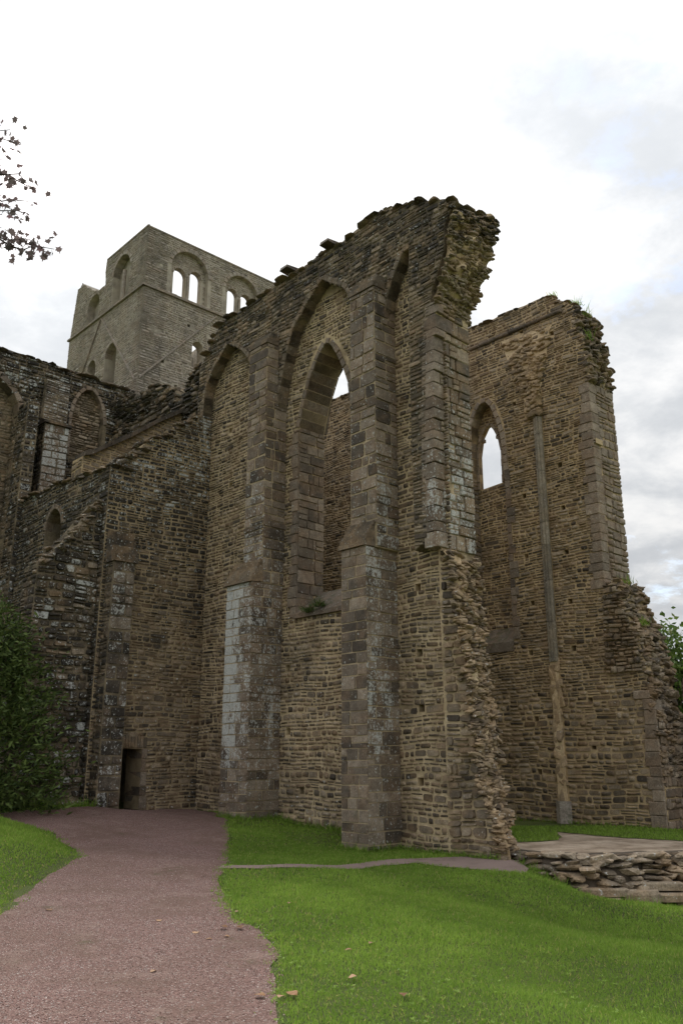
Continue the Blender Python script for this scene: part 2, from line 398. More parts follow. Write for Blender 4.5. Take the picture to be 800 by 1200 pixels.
def jitter_line(pts, step=.25, amp=.04, seed=0):
    out = []; r = random.Random(seed)
    for (p, q) in zip(pts[:-1], pts[1:]):
        k = max(1, int(math.dist(p, q)/step))
        for i in range(k):
            t = i/k; out.append((p[0]+(q[0]-p[0])*t+r.uniform(-amp, amp)*(i > 0), p[1]+(q[1]-p[1])*t+r.uniform(-amp, amp)*(i > 0)))
    out.append(pts[-1]); return out
def square(u, z, s=.07): return [(u-s, z-s), (u+s, z-s), (u+s, z+s), (u-s, z+s)]
def caps(parent, mat, root, fr, line, depth, size, name, val, step=.28, lift=-.03, tilt=.2, most=300):
    """loose capping stones along a ruined wall top"""
    items = []
    for (p, q) in zip(line[:-1], line[1:]):
        k = max(1, int(math.dist(p, q)/step))
        for i in range(k):
            t = (i+rnd(.2, .8))/k; u = p[0]+(q[0]-p[0])*t; z = p[1]+(q[1]-p[1])*t
            nn = -.08
            while nn > -depth:
                s = rnd(.6, 1.3); sz = (size[0]*s*rnd(.7, 1.3), size[1]*s, size[2]*rnd(.6, 1.3))
                ax = axes_rand(dA, dB, dZ, tilt) if fr.k == 'b' else axes_rand(dB, dA, dZ, tilt)
                items.append((fr.P(u+rnd(-.05, .05), z+lift+rnd(-.05, .04), nn), sz, ax, val(u, z))); nn -= size[1]*1.6
    rocks(parent, mat, root, items, name, 'small_'+name, most)

# ------------------------------------------------------------------ terrain
CTRL = np.array([(0, 2, 0), (0, 6, 0), (-.5, 8, 0), (-1.3, 10.6, .08), (-1.65, 12.85, .16), (-2.1, 17, .3), (-2.7, 21, .4), (-5.6, 21.3, .42), (-7.3, 19.5, .42), (-6.7, 17.7, .4),
                 (-3.6, 9.8, .1), (-4, 13.8, .22), (-2.15, 6, 0), (1.07, 6.06, -.02), (2.55, 7.2, -.16), (4.2, 11.4, -.45), (4.04, 14.6, -.62), (5.4, 14.6, -.65), (3.35, 14.75, -.30), (3.05, 15.15, -.06), (2.6, 14.4, -.08),
                 (.58, 15.5, 0), (1.8, 15.8, -.02), (2.8, 15.4, .02), (.6, 16.5, -.02), (-.6, 18.6, .22), (-2.0, 20.3, .38), (-12, 16, .45), (-8, 5, .2), (-6.6, 19.35, .66), (-7.5, 19.6, .84), (-6.1, 20.1, .62), (-9.2, 19.8, .92), (-6.0, 18.6, .44), (8, 14, -.7), (10, 8, -.6), (6, 5, -.35), (0, 22, .2), (-10, 30, .4), (12, 20, -.6), (3.2, 17, -.25)])
D_ = [np.array(p) for p in [(-3.45, 9.3), (-3.75, 10.6), (-3.95, 12.0), (-3.95, 13.3), (-4.35, 14.4), (-5.3, 15.9), (-6.9, 17.6), (-9.5, 17.2), (-16, 16), (-16, 5), (-6, 7)]]
MOUND = [tuple(p) for p in D_]
def seg_dist(X, Y, poly):
    best = np.full(X.shape, 1e9); ins = np.zeros(X.shape, bool); n = len(poly)
    for i in range(n):
        (x0, y0), (x1, y1) = poly[i], poly[(i+1) % n]
        dx, dy = x1-x0, y1-y0; t = np.clip(((X-x0)*dx+(Y-y0)*dy)/(dx*dx+dy*dy), 0, 1)
        best = np.minimum(best, np.hypot(X-x0-t*dx, Y-y0-t*dy))
        with np.errstate(divide='ignore', invalid='ignore'):
            c = ((y0 > Y) != (y1 > Y)) & (X < (x1-x0)*(Y-y0)/(y1-y0)+x0)
        ins ^= c
    return np.where(ins, best, -best)
def terrain(X, Y):
    X = np.asarray(X, float); Y = np.asarray(Y, float)
    d2 = (X[..., None]-CTRL[:, 0])**2+(Y[..., None]-CTRL[:, 1])**2
    wt = 1/(d2+.15)**1.6; z = (wt*CTRL[:, 2]).sum(-1)/wt.sum(-1)
    far = np.clip((np.hypot(X, Y-12)-30)/60, 0, 1); z = z*(1-far)-.5*far
    m = seg_dist(X, Y, MOUND); z = z+.24*np.clip((m+.05)/.8, 0, 1)**.7
    return z + .012*np.sin(X*2.1+Y*1.3)*np.sin(Y*1.7-X*.6)
def grid_axis(lo, hi, step, far):
    a = list(np.arange(lo, hi+1e-6, step)); s = step
    l, r = [], []; x = lo
    while x > -far: s *= 1.35; x -= s; l.append(x)
    s = step; x = hi
    while x < far: s *= 1.35; x += s; r.append(x)
    return np.array(l[::-1]+a+r)
gx = grid_axis(-14, 12, .2, 900); gy = grid_axis(1, 24, .2, 1200)
GX, GY = np.meshgrid(gx, gy); GZ = terrain(GX, GY)
V = np.stack([GX, GY, GZ], -1).reshape(-1, 3); nx, ny = len(gx), len(gy)
ii = (np.arange(ny-1)[:, None]*nx+np.arange(nx-1)[None]).ravel()
F = np.stack([ii, ii+1, ii+nx+1, ii+nx], 1)
m, t, p = new_mat('lawn_soil'); g = G(t)
c = g.mix(g.ss(g.noise(.7, 5, .6), .35, .65), (.075, .105, .022), (.115, .145, .034))
c = g.mix(g.ss(g.noise(5, 4, .6), .55, .75), c, (.12, .13, .05)); c = g.mix(1.0, c, g.mix(g.noise(60, 4, .7), (.5, .5, .5), (1.5, 1.5, 1.5)), 'MULTIPLY')
g.set(p.inputs['Base Color'], c); p.inputs['Roughness'].default_value = .9; g.bump(g.noise(90, 4, .7), .9, .05, p); M['lawn'] = m
o = link('lawn', mesh('lawn', V, F, smooth=True), None, M['lawn']); o['kind'] = 'structure'

m, t, p = new_mat('pink_gravel'); g = G(t)
vo = nd(t, 'ShaderNodeTexVoronoi'); vo.inputs['Scale'].default_value = 105; g.lk(g.pos.outputs['Position'], vo.inputs['Vector'])
sp = nd(t, 'ShaderNodeSeparateColor'); g.lk(vo.outputs['Color'], sp.inputs[0])
c = g.mix(sp.outputs[0], (.092, .050, .044), (.345, .212, .185))
c = g.mix(g.ss(sp.outputs[1], .93, .95), c, (.48, .43, .40))
c = g.mix(g.ss(g.noise(.8, 6, .65), .40, .66), c, g.mix(.65, c, (.17, .105, .08)))
c = g.mix(g.m('MULTIPLY', g.ss(g.noise(3.1, 6, .7), .52, .68), .6), c, (.30, .215, .18))
c = g.mix(g.m('MULTIPLY', g.ss(g.noise(1.6, 6, .7), .60, .72), .5), c, (.07, .085, .03))
g.set(p.inputs['Base Color'], c); p.inputs['Roughness'].default_value = .9
g.bump(g.m('ADD', vo.outputs['Distance'], g.m('MULTIPLY', g.noise(9, 5, .6), .8)), .9, .02, p); M['path'] = m
def sheet(name, poly, lift, mat, step=.25, zfn=None, jit=.0):
    poly = jitter_line(poly+[poly[0]], .3, jit, 3)[:-1]
    xs = [q[0] for q in poly]; ys = [q[1] for q in poly]; extra = []
    for x in np.arange(min(xs), max(xs), step):
        for y in np.arange(min(ys), max(ys), step):
            if inside((x, y), poly): extra.append((x+rnd(-.02, .02), y+rnd(-.02, .02)))
    v, f = cdt_faces(poly, [], extra)
    A = np.array(v); z = (zfn or terrain)(A[:, 0], A[:, 1])+lift
    o = link(name, mesh(name, np.column_stack([A, z]), f, smooth=True), None, mat); o['kind'] = 'structure'; return o
AB = lambda a, b: tuple((a*dA+b*dB)[:2])
PATH = [(-.30, 1.5), (-.40, 6.06), (-.50, 7.2), (-.60, 8.35), (-.80, 9.05), (-1.1, 9.4), (-1.32, 10.3), (-1.52, 11.5), (-1.65, 12.6), (-1.62, 13.0), (-1.80, 14.5), (-2.02, 16.4), (-2.35, 18.6), (-2.72, 20.9), AB(18.95, 12.3), AB(18.95, 10.1),
        (-5.45, 20.3), (-6.25, 19.0), (-7.4, 18.35), (-12, 18.0), (-12, 17.4), (-9.5, 17.5), (-6.85, 17.85), (-5.18, 16.1), (-4.2, 14.5), (-3.82, 13.4), (-3.82, 12.0), (-3.64, 10.6), (-3.40, 9.3), (-6.0, 7.1), (-6.5, 4), (-6, 1.5)]
sheet('gravel_path', PATH, .012, M['path'], .3, jit=.05)
SIDE = [(-1.70, 12.55), (-1.1, 12.6), (-.5, 13.05), (.1, 13.7), (.58, 14.5), (1.2, 14.95), (1.9, 14.6), (2.5, 14.25), (2.85, 14.35), (3.05, 15.0), (2.9, 15.75), (2.4, 15.95), (1.7, 15.75), (1.0, 15.35), (.5, 14.95), (.0, 14.35), (-.55, 13.6), (-1.1, 13.05), (-1.68, 12.95)]
m, t, p = new_mat('grey_gravel'); g = G(t)
c = g.mix(g.noise(80, 4, .8), (.12, .085, .075), (.36, .27, .235)); c = g.mix(g.m('MULTIPLY', g.ss(g.noise(2, 4), .5, .7), .6), c, (.14, .105, .08))
g.set(p.inputs['Base Color'], c); p.inputs['Roughness'].default_value = .95; g.bump(g.noise(70, 4, .7), .8, .02, p); M['path2'] = m
sheet('side_path', SIDE, .016, M['path2'], .25, jit=.04)

# raised floor inside the choir
FLOOR_Z = .10
EDGE = [AB(9.75, 12.35), (2.95, 15.75), (3.15, 15.3), (3.6, 15.05), (4.05, 14.95), (4.9, 15.2), (5.9, 15.4), (7.5, 15.6), (11, 16.2)]
m, t, p = new_mat('sandy_floor'); g = G(t)
c = g.mix(g.ss(g.noise(1.6, 6, .7), .35, .65), (.20, .150, .105), (.40, .325, .25)); c = g.mix(g.m('MULTIPLY', g.ss(g.noise(4.5, 5, .7), .55, .7), .55), c, (.10, .095, .05)); c = g.mix(1.0, c, g.mix(g.noise(60, 4, .75), (.7, .7, .7), (1.25, 1.25, 1.25)), 'MULTIPLY')
g.set(p.inputs['Base Color'], c); p.inputs['Roughness'].default_value = .95; g.bump(g.noise(40, 5, .7), .6, .02, p); M['floor'] = m
fp = EDGE+[AB(2, 19.05), AB(26, 19.05), AB(26, 13.0), AB(10.2, 13.0)]
v, f = cdt_faces(fp, []); n = len(fp)
mb = MB(); A = np.array(v); mb.add(np.column_stack([A, np.full(len(A), FLOOR_Z)]), f)
P2 = np.array(fp); mb.add(np.concatenate([np.column_stack([P2, np.full(n, FLOOR_Z)]), np.column_stack([P2, np.full(n, -1.2)])]), [(i, (i+1) % n, n+(i+1) % n, n+i) for i in range(n)])
o = mb.build('choir_floor', M['floor']); o['kind'] = 'structure'
GR2 = [(3.0, 17.0), (3.75, 17.25), (4.2, 17.6), AB(11.2, 16.6), (5.6, 18.0), (6.6, 17.3), AB(8.8, 18.4), AB(8.6, 19.02), AB(24, 19.02), AB(24, 13.35), AB(11.0, 13.35)]
sheet('choir_lawn', GR2, .008, M['lawn'], .4, zfn=lambda X, Y: np.full(np.shape(X), FLOOR_Z), jit=.08)
print('ground', round(time.time()-T0, 1))

# ------------------------------------------------------------------ near choir wall
ROOT = W3(14, 12.5, .1)
CW = thing('choir_wall', 'tall ruined choir wall with two stepped buttresses and a broken overhanging end', 'ruined wall', tuple(ROOT))
L1, WP, BK = 12.2, 12.5, 13.3
KF = L1/12.0
def onto_front(pts): return [(a*KF, 1.6+(z-1.6)*KF) if z > 1 else (a*KF, z) for a, z in pts]   # survey taken on the plane b = 12
f1, f2 = Frame('b', L1), Frame('b', WP)
def crust_top(a, z):                              # black crust thickens over the last three metres below the wall top
    top = 13.4
    return np.clip((z-10.4)/3.2, 0, 1)*.42
def v_panel(a, z):
    left = max(0, (a-16.6)/2.4)  # left end darker: black lichen and corner shade together, put into the crust value
    cr = .06+.28*left+crust_top(a, z)*.5+(.10 if z < 1.0 else 0)
    return (random.random()**1.35*.97+.02, cr+rnd(-.1, .12), .10+.16*(13.2 < a < 16.2 and z < 5)+rnd(-.12, .12)+.05*(z > 11), .08+(.25 if z < .6 else 0)+rnd(-.05, .1))
# back layer: the recessed panels, with the window through it
ARCH_W = [(15.07, 4.75), (15.07, 7.3), (15.06, 9.42), (14.87, 10.06), (14.66, 10.62), (14.41, 11.05), (14.07, 11.42), (13.76, 11.02), (13.50, 10.5), (13.31, 10.0), (13.22, 9.3), (13.20, 7.3), (13.20, 4.75)]
PUT = [(15.35, 3.6), (15.3, 5.0), (15.3, 2.2), (11.35, 1.2), (11.3, 3.6), (11.28, 2.55), (11.3, 4.9), (10.95, 7.2), (11.2, 8.6), (17.9, 8.6), (17.8, 6.1), (17.9, 4.2), (18.0, 10.2), (17.4, 2.6), (13.1, 1.1), (14.8, .95)]
panel = [(10.5, -.3), (19.3, -.3), (19.3, 12.3), (18.7, 12.9), (17.9, 13.0), (10.2, 13.0), (10.35, 11.0), (10.48, 9.5), (10.5, 6.0)]
mb = MB(); core(mb, f2, panel, BK-WP, holes=[ARCH_W], recess=[(square(u, z, .075), .5) for u, z in PUT])
body = mb.build('wall_core', M['mortar'], CW, ROOT)
S = Stones(); skp = (); PH = [square(u, z, .085) for u, z in PUT]
JW = [(15.2, 4.7), (15.2, 9.3), (15.02, 10.1), (14.82, 10.75), (14.54, 11.28), (14.07, 11.6), (13.6, 11.22), (13.3, 10.7), (13.16, 10.1), (13.05, 9.3), (13.05, 4.7)]
lowreg = [(10.45, -.1), (19.0, -.1), (19.0, 2.6), (10.4, 2.6)]
S.lay(f2, lowreg, PH, (.072, .165), (.11, .30), val=v_panel, skip=skp, split=.25, chop=.42, jit=.16)
S.lay(f2, [(10.45, 2.6), (19.0, 2.6), (19.0, 12.6), (10.3, 12.6)], [JW]+PH, (.06, .145), (.10, .31), val=v_panel, skip=skp, split=.34, chop=.36, jit=.14)
S.emit(CW, M['rubble'], ROOT, 'rubble_stone', 'small_rubble')
# rear face of the wall and its far, lower stretch up to the tower
rear = [(19.2, -.2), (25.1, -.2), (25.1, 13.3), (24.2, 13.3), (23.5, 13.05), (22.9, 13.1), (22.3, 13.05), (21.9, 12.9), (21.5, 12.75), (21.2, 12.5), (21.0, 12.0), (20.8, 12.0), (20.4, 12.6), (19.9, 12.9), (19.2, 12.9)]
fR = Frame('b', 12.62)
mb = MB(); core(mb, fR, rear, 1.0); mb.build('rear_stretch', M['mortar_dark'], CW, ROOT)
S = Stones(); S.lay(fR, [(19.2, 8)]+[(25.1, 8)]+rear[2:], [], (.10, .2), (.2, .45), proud=(.03, .12), val=lambda a, z: (random.random(), .58+rnd(-.1, .15), .35, .25+(.25 if z > 12.3 else 0)), jit=.2, chop=.45)
S.emit(CW, M['rubble'], ROOT, 'fallen_course_stone', 'small_course_stone', most=150)
caps(CW, M['rubble'], ROOT, fR, rear[2:], .9, (.12, .16, .07), 'capping_stone', lambda u, z: (rnd(0, .7), .4, .2, .5), step=.2)
# front layer: parapet carried on arches between the buttresses
top = [(18.6, 12.5), (18.25, 12.95), (17.81, 13.27), (16.34, 13.33), (14.92, 13.40), (13.62, 13.42), (13.0, 13.40), (12.13, 13.54), (11.44, 13.56), (10.8, 13.32), (10.31, 13.09), (9.84, 12.9), (9.5, 12.66)]
top = jitter_line(top, .3, .035, 5)
frontedge = [(9.72, 12.5), (9.85, 12.28), (9.88, 11.74), (10.11, 11.2), (10.26, 10.93), (10.42, 9.89), (10.52, 8.04), (10.56, 5.7)]
bay3 = [(10.90, 5.5), (10.92, 9.0), (10.9, 11.6), (10.85, 12.2), (10.95, 12.25), (11.11, 12.05), (11.35, 11.7), (11.55, 11.24), (11.66, 10.5), (11.70, 9.0), (11.72, 5.75)]
bay2 = [(12.56, 5.75), (12.62, 11.3), (12.66, 11.67), (12.80, 11.95), (12.95, 12.19), (13.3, 12.42), (13.70, 12.72), (13.98, 12.52), (14.24, 12.30), (14.5, 12.02), (14.71, 11.9), (14.92, 11.4), (15.08, 10.92), (15.22, 10.4), (15.29, 10.06), (15.34, 9.5), (15.36, 8.6), (15.37, 5.85), (15.62, 5.5)]
bay1 = [(16.32, 5.5), (16.4, 11.3), (16.59, 11.68), (16.85, 11.98), (17.15, 12.22), (17.55, 12.46), (17.80, 12.28), (18.05, 12.06), (18.3, 11.78), (18.47, 11.6), (18.55, 11.41), (18.62, 10.6), (18.64, 9.5), (18.64, -.2)]
top, frontedge, bay3, bay2, bay1 = [onto_front(q) for q in (top, frontedge, bay3, bay2, bay1)]
front = frontedge + bay3 + bay2 + bay1 + [(19.2, -.2), (19.2, 12.4)] + top
mb = MB(); core(mb, f1, front, WP-L1-.003); 
up = mb.build('parapet', M['mortar_dark'], CW, ROOT)
def v_par(a, z):
    return (random.random()**1.3*.9, .32+crust_top(a, z)*.55+rnd(-.14, .12)+.08*(a < 11.2), .26+rnd(-.14, .16)+.06*(z > 12), .1+(.22 if (a > 16.5 and z > 12.4) else 0)+(.12 if z > 13 else 0)+rnd(-.05, .1))
S = Stones(); S.lay(f1, front, [], (.06, .14), (.12, .32), val=v_par, split=.3, chop=.36, jit=.14, proud=(.008, .030))
S.emit(up, M['rubble'], ROOT, 'parapet_stone', 'small_parapet_stone')
for cv, ctr in ((bay2[1:-2], (14.2, 9.6)), (bay1[1:-2], (17.8, 9.6)), (bay3[3:-1], (10.8, 9.6))):
    voussoirs(up, M['rubble'], ROOT, f1, cv, .13, .03, WP-L1-.02, 'arch_stone', val=lambda u, z: (rnd(.25, .5), .16+rnd(-.04, .06), .2, .08), outward=ctr, step=.21)
S = Stones(); kb = dict(joint=.02, proud=(.006, .02), chop=.16, jit=.07, split=.15, wav=.005, inset=.08)
S.lay(Frame('a', 15.365*KF), [(L1, 5.9), (WP, 5.9), (WP, 8.75), (L1, 8.75)], [], (.16, .3), (.2, .5), val=v_par, **kb)
S.lay(Frame('a', 11.715*KF), [(L1, 5.9), (WP, 5.9), (WP, 9.1), (L1, 9.1)], [], (.16, .3), (.2, .5), val=v_par, **kb)
S.lay(Frame('a', 18.64*KF), [(L1, -.1), (WP, -.1), (WP, 9.7), (L1, 9.7)], [], (.12, .26), (.18, .45), val=lambda b, z: (random.random()*.7, .42+rnd(-.1, .1), .14, .2), **kb)
S.emit(up, M['ashlar'], ROOT, 'niche_side_stone', 'small_niche_side_stone')
S = Stones(); S.lay(Frame('a', 15.045), [(WP, 5.3), (BK, 5.3), (BK, 9.42), (WP, 9.42)], [], (.18, .34), (.25, .5), val=lambda b, z: (rnd(.1, .9), .08, .15, .05), **kb)
S.emit(CW, M['ashlar'], ROOT, 'reveal_stone', 'small_reveal_stone', px=5)
caps(up, M['rubble'], ROOT, f1, top, 1.3, (.20, .26, .04), 'capping_stone', lambda u, z: (rnd(0, .6), .42+rnd(-.1, .1), .2, .35+rnd(-.1, .2)), step=.26, lift=-.045, tilt=.06, most=120)
for a in (15.1, 13.55):                          # projecting slabs on the skyline
    mb = MB(); mb.add(*hexa([W3(a-.16, L1-.30, 13.62), W3(a+.16, L1-.28, 13.62), W3(a+.18, L1+.5, 13.58), W3(a-.18, L1+.5, 13.58), W3(a-.13, L1-.27, 13.70), W3(a+.15, L1-.25, 13.72), W3(a+.18, L1+.5, 13.78), W3(a-.18, L1+.5, 13.76)]), sv=(.3, .6, .2, .4))
    mb.build('projecting_slab', M['ashlar'], CW, ROOT)
# window dressings
for i, cvs in enumerate((ARCH_W[2:11],)):
    voussoirs(CW, M['ashlar'], ROOT, f2, cvs, .135, .03, BK-WP-.02, 'window_arch_stone', val=lambda u, z: (rnd(.2, .8), .05, .18, .05), outward=(14.1, 9), step=.24)
z = 4.75
while z < 9.35:
    h = rnd(.2, .34); h = min(h, 9.38-z)
    for (u_in, sgn) in ((15.06, 1), (13.2, -1)):
        ext = rnd(.14, .36); u0, u1 = (u_in, u_in+ext) if sgn > 0 else (u_in-ext, u_in)
        wv = random.random() < .5
        mid = rnd(.25, .5)
        # outer jamb stone and the stone behind it in the reveal
        block(CW, M['ashlar'], ROOT, f2, u0, u1, z, z+h-.012, -mid, .05, 'jamb_stone', (rnd(.1, .9), .05, .2, .05))
    z += h
# inner order of the window head and inner jambs
inner = [(15.06, 5.3), (15.05, 9.5), (14.88, 10.35), (14.6, 10.95), (14.25, 11.25), (13.9, 11.0), (13.55, 10.45), (13.4, 9.5)]
voussoirs(CW, M['ashlar'], ROOT, Frame('b', BK), [(u+.03 if u > 14.25 else u+.06, z-.02) for u, z in inner[1:]], .2, .10, .12, 'inner_arch_stone', val=lambda u, z: (rnd(.1, .5), .25, .1, .05), outward=(14.2, 8.5), step=.25)
# sloping sill
mb = MB(); mb.add(*hexa([W3(13.15, 12.40, 4.70), W3(15.1, 12.40, 4.70), W3(15.1, 13.28, 4.70), W3(13.15, 13.28, 4.70), W3(13.15, 12.40, 4.80), W3(15.1, 12.40, 4.80), W3(15.1, 13.28, 5.42), W3(13.15, 13.28, 5.42)]), sv=(.25, .3, .2, .45))
mb.build('window_sill', M['ashlar'], CW, ROOT)

# buttresses
def buttress(a0, a1, ua0, ua1, zc, ztop, lichen):
    lo_f, up_f = 11.6, 11.85
    mb = MB(); i = .0
    V, F = abox(a0, a1, lo_f, WP, -.4, zc); mb.add(V, F)
    V, F = abox(ua0, ua1, up_f, WP-.004, zc-.002, ztop); mb.add(V, F)
    b = mb.build('buttress', M['mortar_grey'], CW, ROOT)
    gz = float(terrain(*(a0*dA+lo_f*dB)[:2]))
    def vf(a, z): return (rnd(0, 1)**1.2, .08+(.18 if z < 1.2 else 0)+rnd(-.08, .08)+.2*np.clip((z-10.3)/2, 0, 1), lichen[0](z, a)+rnd(-.05, .05), .06+(.42 if z-gz < .6 else 0)+(.2 if z > 11 else 0))
    def vs_(bb, z): return (rnd(0, 1)**1.2, .12+(.15 if z < 1.2 else 0)+rnd(-.08, .08)+.2*np.clip((z-10.3)/2, 0, 1), lichen[1](z, bb)+rnd(-.05, .05), .06+(.38 if z-gz < .6 else 0)+(.2 if z > 11 else 0))
    S = Stones(); kw = dict(joint=.015, proud=(.006, .020), chop=.11, jit=.035, split=.06, wav=.005, inset=.06)
    S.lay(Frame('b', lo_f), [(a0-.015, -.3), (a1, -.3), (a1, zc), (a0-.015, zc)], [], (.17, .28), (.22, .48), val=vf, **kw)
    S.lay(Frame('a', a0), [(lo_f, -.3), (WP, -.3), (WP, zc), (lo_f, zc)], [], (.17, .28), (.2, .46), val=vs_, **kw)
    kw2 = dict(joint=.024, proud=(.010, .03), chop=.16, jit=.06, split=.15, wav=.006, inset=.08)
    S.lay(Frame('b', up_f), [(ua0-.015, zc+.5), (ua1, zc+.5), (ua1, ztop), (ua0-.015, ztop)], [], (.18, .34), (.2, .5), val=vf, **kw2)
    S.lay(Frame('a', ua0), [(up_f, zc), (WP, zc), (WP, ztop), (up_f, ztop)], [], (.16, .32), (.18, .5), val=vs_, **kw2)
    S.emit(b, M['ashlar'], ROOT, 'ashlar_block', 'small_ashlar', px=6)
    # weathered offset: courses of thin slabs laid up the slope
    for k in range(6):
        t0 = k/6; bb = lo_f-.07+t0*.31; zz_ = zc+t0*.55
        P = [W3(a0-.03+rnd(-.02, .02), bb, zz_), W3(a1+.04, bb+rnd(-.02, .02), zz_), W3(a1+.04, up_f+.05, zz_+.02), W3(a0-.03, up_f+.05, zz_+.02)]
        P += [q+np.array([0, 0, .085+rnd(0, .02)]) for q in P]
        m2 = MB(); m2.add(*hexa(P), sv=(rnd(.1, .5), .35, .25, .36)); m2.build('offset_slab', M['rubble'], b, ROOT)
    for k in range(3):                            # top offset dying back into the parapet
        P = [W3(ua0-.03, up_f-.05+k*.06, ztop+k*.1), W3(ua1+.03, up_f-.05+k*.06, ztop+k*.1), W3(ua1+.03, L1+.1, ztop+k*.1+.02), W3(ua0-.03, L1+.1, ztop+k*.1+.02)]
        P += [q+np.array([0, 0, .11]) for q in P]
        m2 = MB(); m2.add(*hexa(P), sv=(.3, .45, .25, .4)); m2.build('offset_slab', M['rubble'], b, ROOT)
    return b
buttress(11.87, 12.57, 11.80, 12.55, 5.72, 11.65, (lambda z, a: .22+.14*(z > 6), lambda z, b: (.58 if b < 12.25 else .42) if 1.6 < z < 8 else (.40 if z < 2 else .3)))
buttress(15.60, 16.58, 15.58, 16.30, 5.55, 11.70, (lambda z, a: float(np.interp(z, [0, 1.2, 2.2, 5.4, 6, 8, 9], [.35, .42, .54, .60, .58, .5, .2]))+(.24*np.clip((a-15.8)/.4, 0, 1) if 1.4 < z < 5.5 else 0), lambda z, b: float(np.interp(z, [0, 1, 2.2, 5, 6.5, 8], [.32, .42, .60, .52, .45, .25]))))

# broken end: dressed jamb above, torn rubble core below, overhanging springing at the top
BE_F = [(-.3, 9.30), (.2, 9.36), (.49, 9.55), (1.06, 9.80), (1.74, 9.89), (2.63, 9.98), (3.45, 10.02), (4.19, 10.16), (5.18, 10.32), (5.6, 10.52), (6.3, 10.56), (8.04, 10.52), (9.89, 10.42), (10.93, 10.24), (11.2, 10.10), (11.74, 9.88), (12.28, 9.82), (12.63, 9.70), (12.95, 9.95)]
BE_B = [(-.3, 9.92), (.1, 9.97), (.71, 10.05), (1.45, 10.13), (3.01, 10.30), (4.68, 10.42), (5.73, 10.46), (7.17, 10.45), (9.29, 10.46), (10.69, 10.42), (11.26, 10.06), (11.95, 9.74), (12.5, 9.50), (12.85, 9.52), (13.05, 9.70)]
def a_end(t, z):
    return float(np.interp(z, *zip(*BE_F)))*(1-t)+float(np.interp(z, *zip(*BE_B)))*t
def b_end(t, z):
    b0 = float(np.interp(z, [0, 5.4, 5.8, 13], [12.45, 12.4, 12.2, 12.2])); return b0+(13.32-b0)*t
def rough_z(z): return 1.0 if z < 5.5 else (0.0 if z < 10.6 else min(1, (z-10.6)/.4))
mb = MB(); nz, ntt = 130, 14; V = []
for i in range(nz):
    z = -.3+13.3*i/(nz-1)
    for j in range(ntt):
        t_ = j/(ntt-1); a, b = a_end(t_, z), b_end(t_, z); r = rough_z(z)
        dsp = r*(.11*n1(a*3, b*4.5, z*4.5, 1)+.06*n1(b*11, z*12, a*4, 3)+.03*n1(b*27, z*29, 0, 5)); V.append(W3(a+.03-dsp, b, z))
rows_ = []
fcs = [(i*ntt+j, i*ntt+j+1, (i+1)*ntt+j+1, (i+1)*ntt+j) for i in range(nz-1) for j in range(ntt-1)]
mb.add(V, fcs)
# cheeks: close the torn surface back onto the wall core
Vc = []
for i in range(nz):
    z = -.3+13.3*i/(nz-1); Vc += [W3(a_end(0, z)+.03, b_end(0, z)+.05, z), W3(10.7, max(12.46, b_end(0, z)+.05), z), W3(a_end(1, z)+.03, 13.32, z), W3(10.9, 13.32, z)]
mb.add(Vc, [(4*i, 4*i+1, 4*i+5, 4*i+4) for i in range(nz-1)]+[(4*i+2, 4*i+6, 4*i+7, 4*i+3) for i in range(nz-1)]+[(4*nz-4, 4*nz-2, 4*nz-1, 4*nz-3)])
be = mb.build('broken_end', M['mortar_core'], CW, ROOT)
items = []
for k in range(2500):
    z = rnd(-.1, 5.7) if random.random() < .64 else rnd(10.5, 12.95)
    t_ = rnd(-.05, 1.05); r = rough_z(z)
    if r < .2: continue
    a, b = a_end(np.clip(t_, 0, 1), z), b_end(t_, z)
    dsp = r*(.10*n1(a*3, b*4.5, z*4.5, 1)+.05*n1(b*11, z*12, a*4, 3))
    s = rnd(.5, 1.3)**1.2*(.78 if z > 9 else 1); dark = z > 12.0
    items.append((W3(a-dsp+rnd(.0, .055), b, z), (.055*s*rnd(.8, 1.5), .115*s*rnd(.6, 1.2), .028*s*rnd(.7, 1.6)), axes_rand(dA, dB, dZ, .22), (rnd(.0, .8)**1.2 if z < 10 else rnd(.3, 1), (.30 if dark else .0)+rnd(-.1, .25)+(.2 if z > 12.4 else 0), .15+rnd(-.1, .25), .02+(.15 if z < .5 else 0))))
rocks(be, M['core'], ROOT, [q for q in items if q[0][2] < 9], 'core_stone', 'small_core_stone', most=200)
rocks(be, M['rubble'], ROOT, [q for q in items if q[0][2] >= 9], 'springing_stone', 'small_springing_stone', most=100)
# front edge stones hanging over the torn face, and a rubble skirt of the face below the jamb
S = Stones()
fF = Frame('b', 12.44)
reg = [(BE_F[i][1]+.05, BE_F[i][0]) for i in range(0, 10)]+[(10.62, 5.6), (10.62, -.3)]
mb = MB(); core(mb, fF, [(q[0]+.04, q[1]) for q in reg], .055); mb.build('wall_foot', M['mortar'], CW, ROOT)
S.lay(fF, reg, [], (.09, .2), (.14, .36), val=v_panel, chop=.42, jit=.18, proud=(.02, .06), split=.25)
S.emit(CW, M['rubble'], ROOT, 'foot_stone', 'small_foot_stone', most=200)
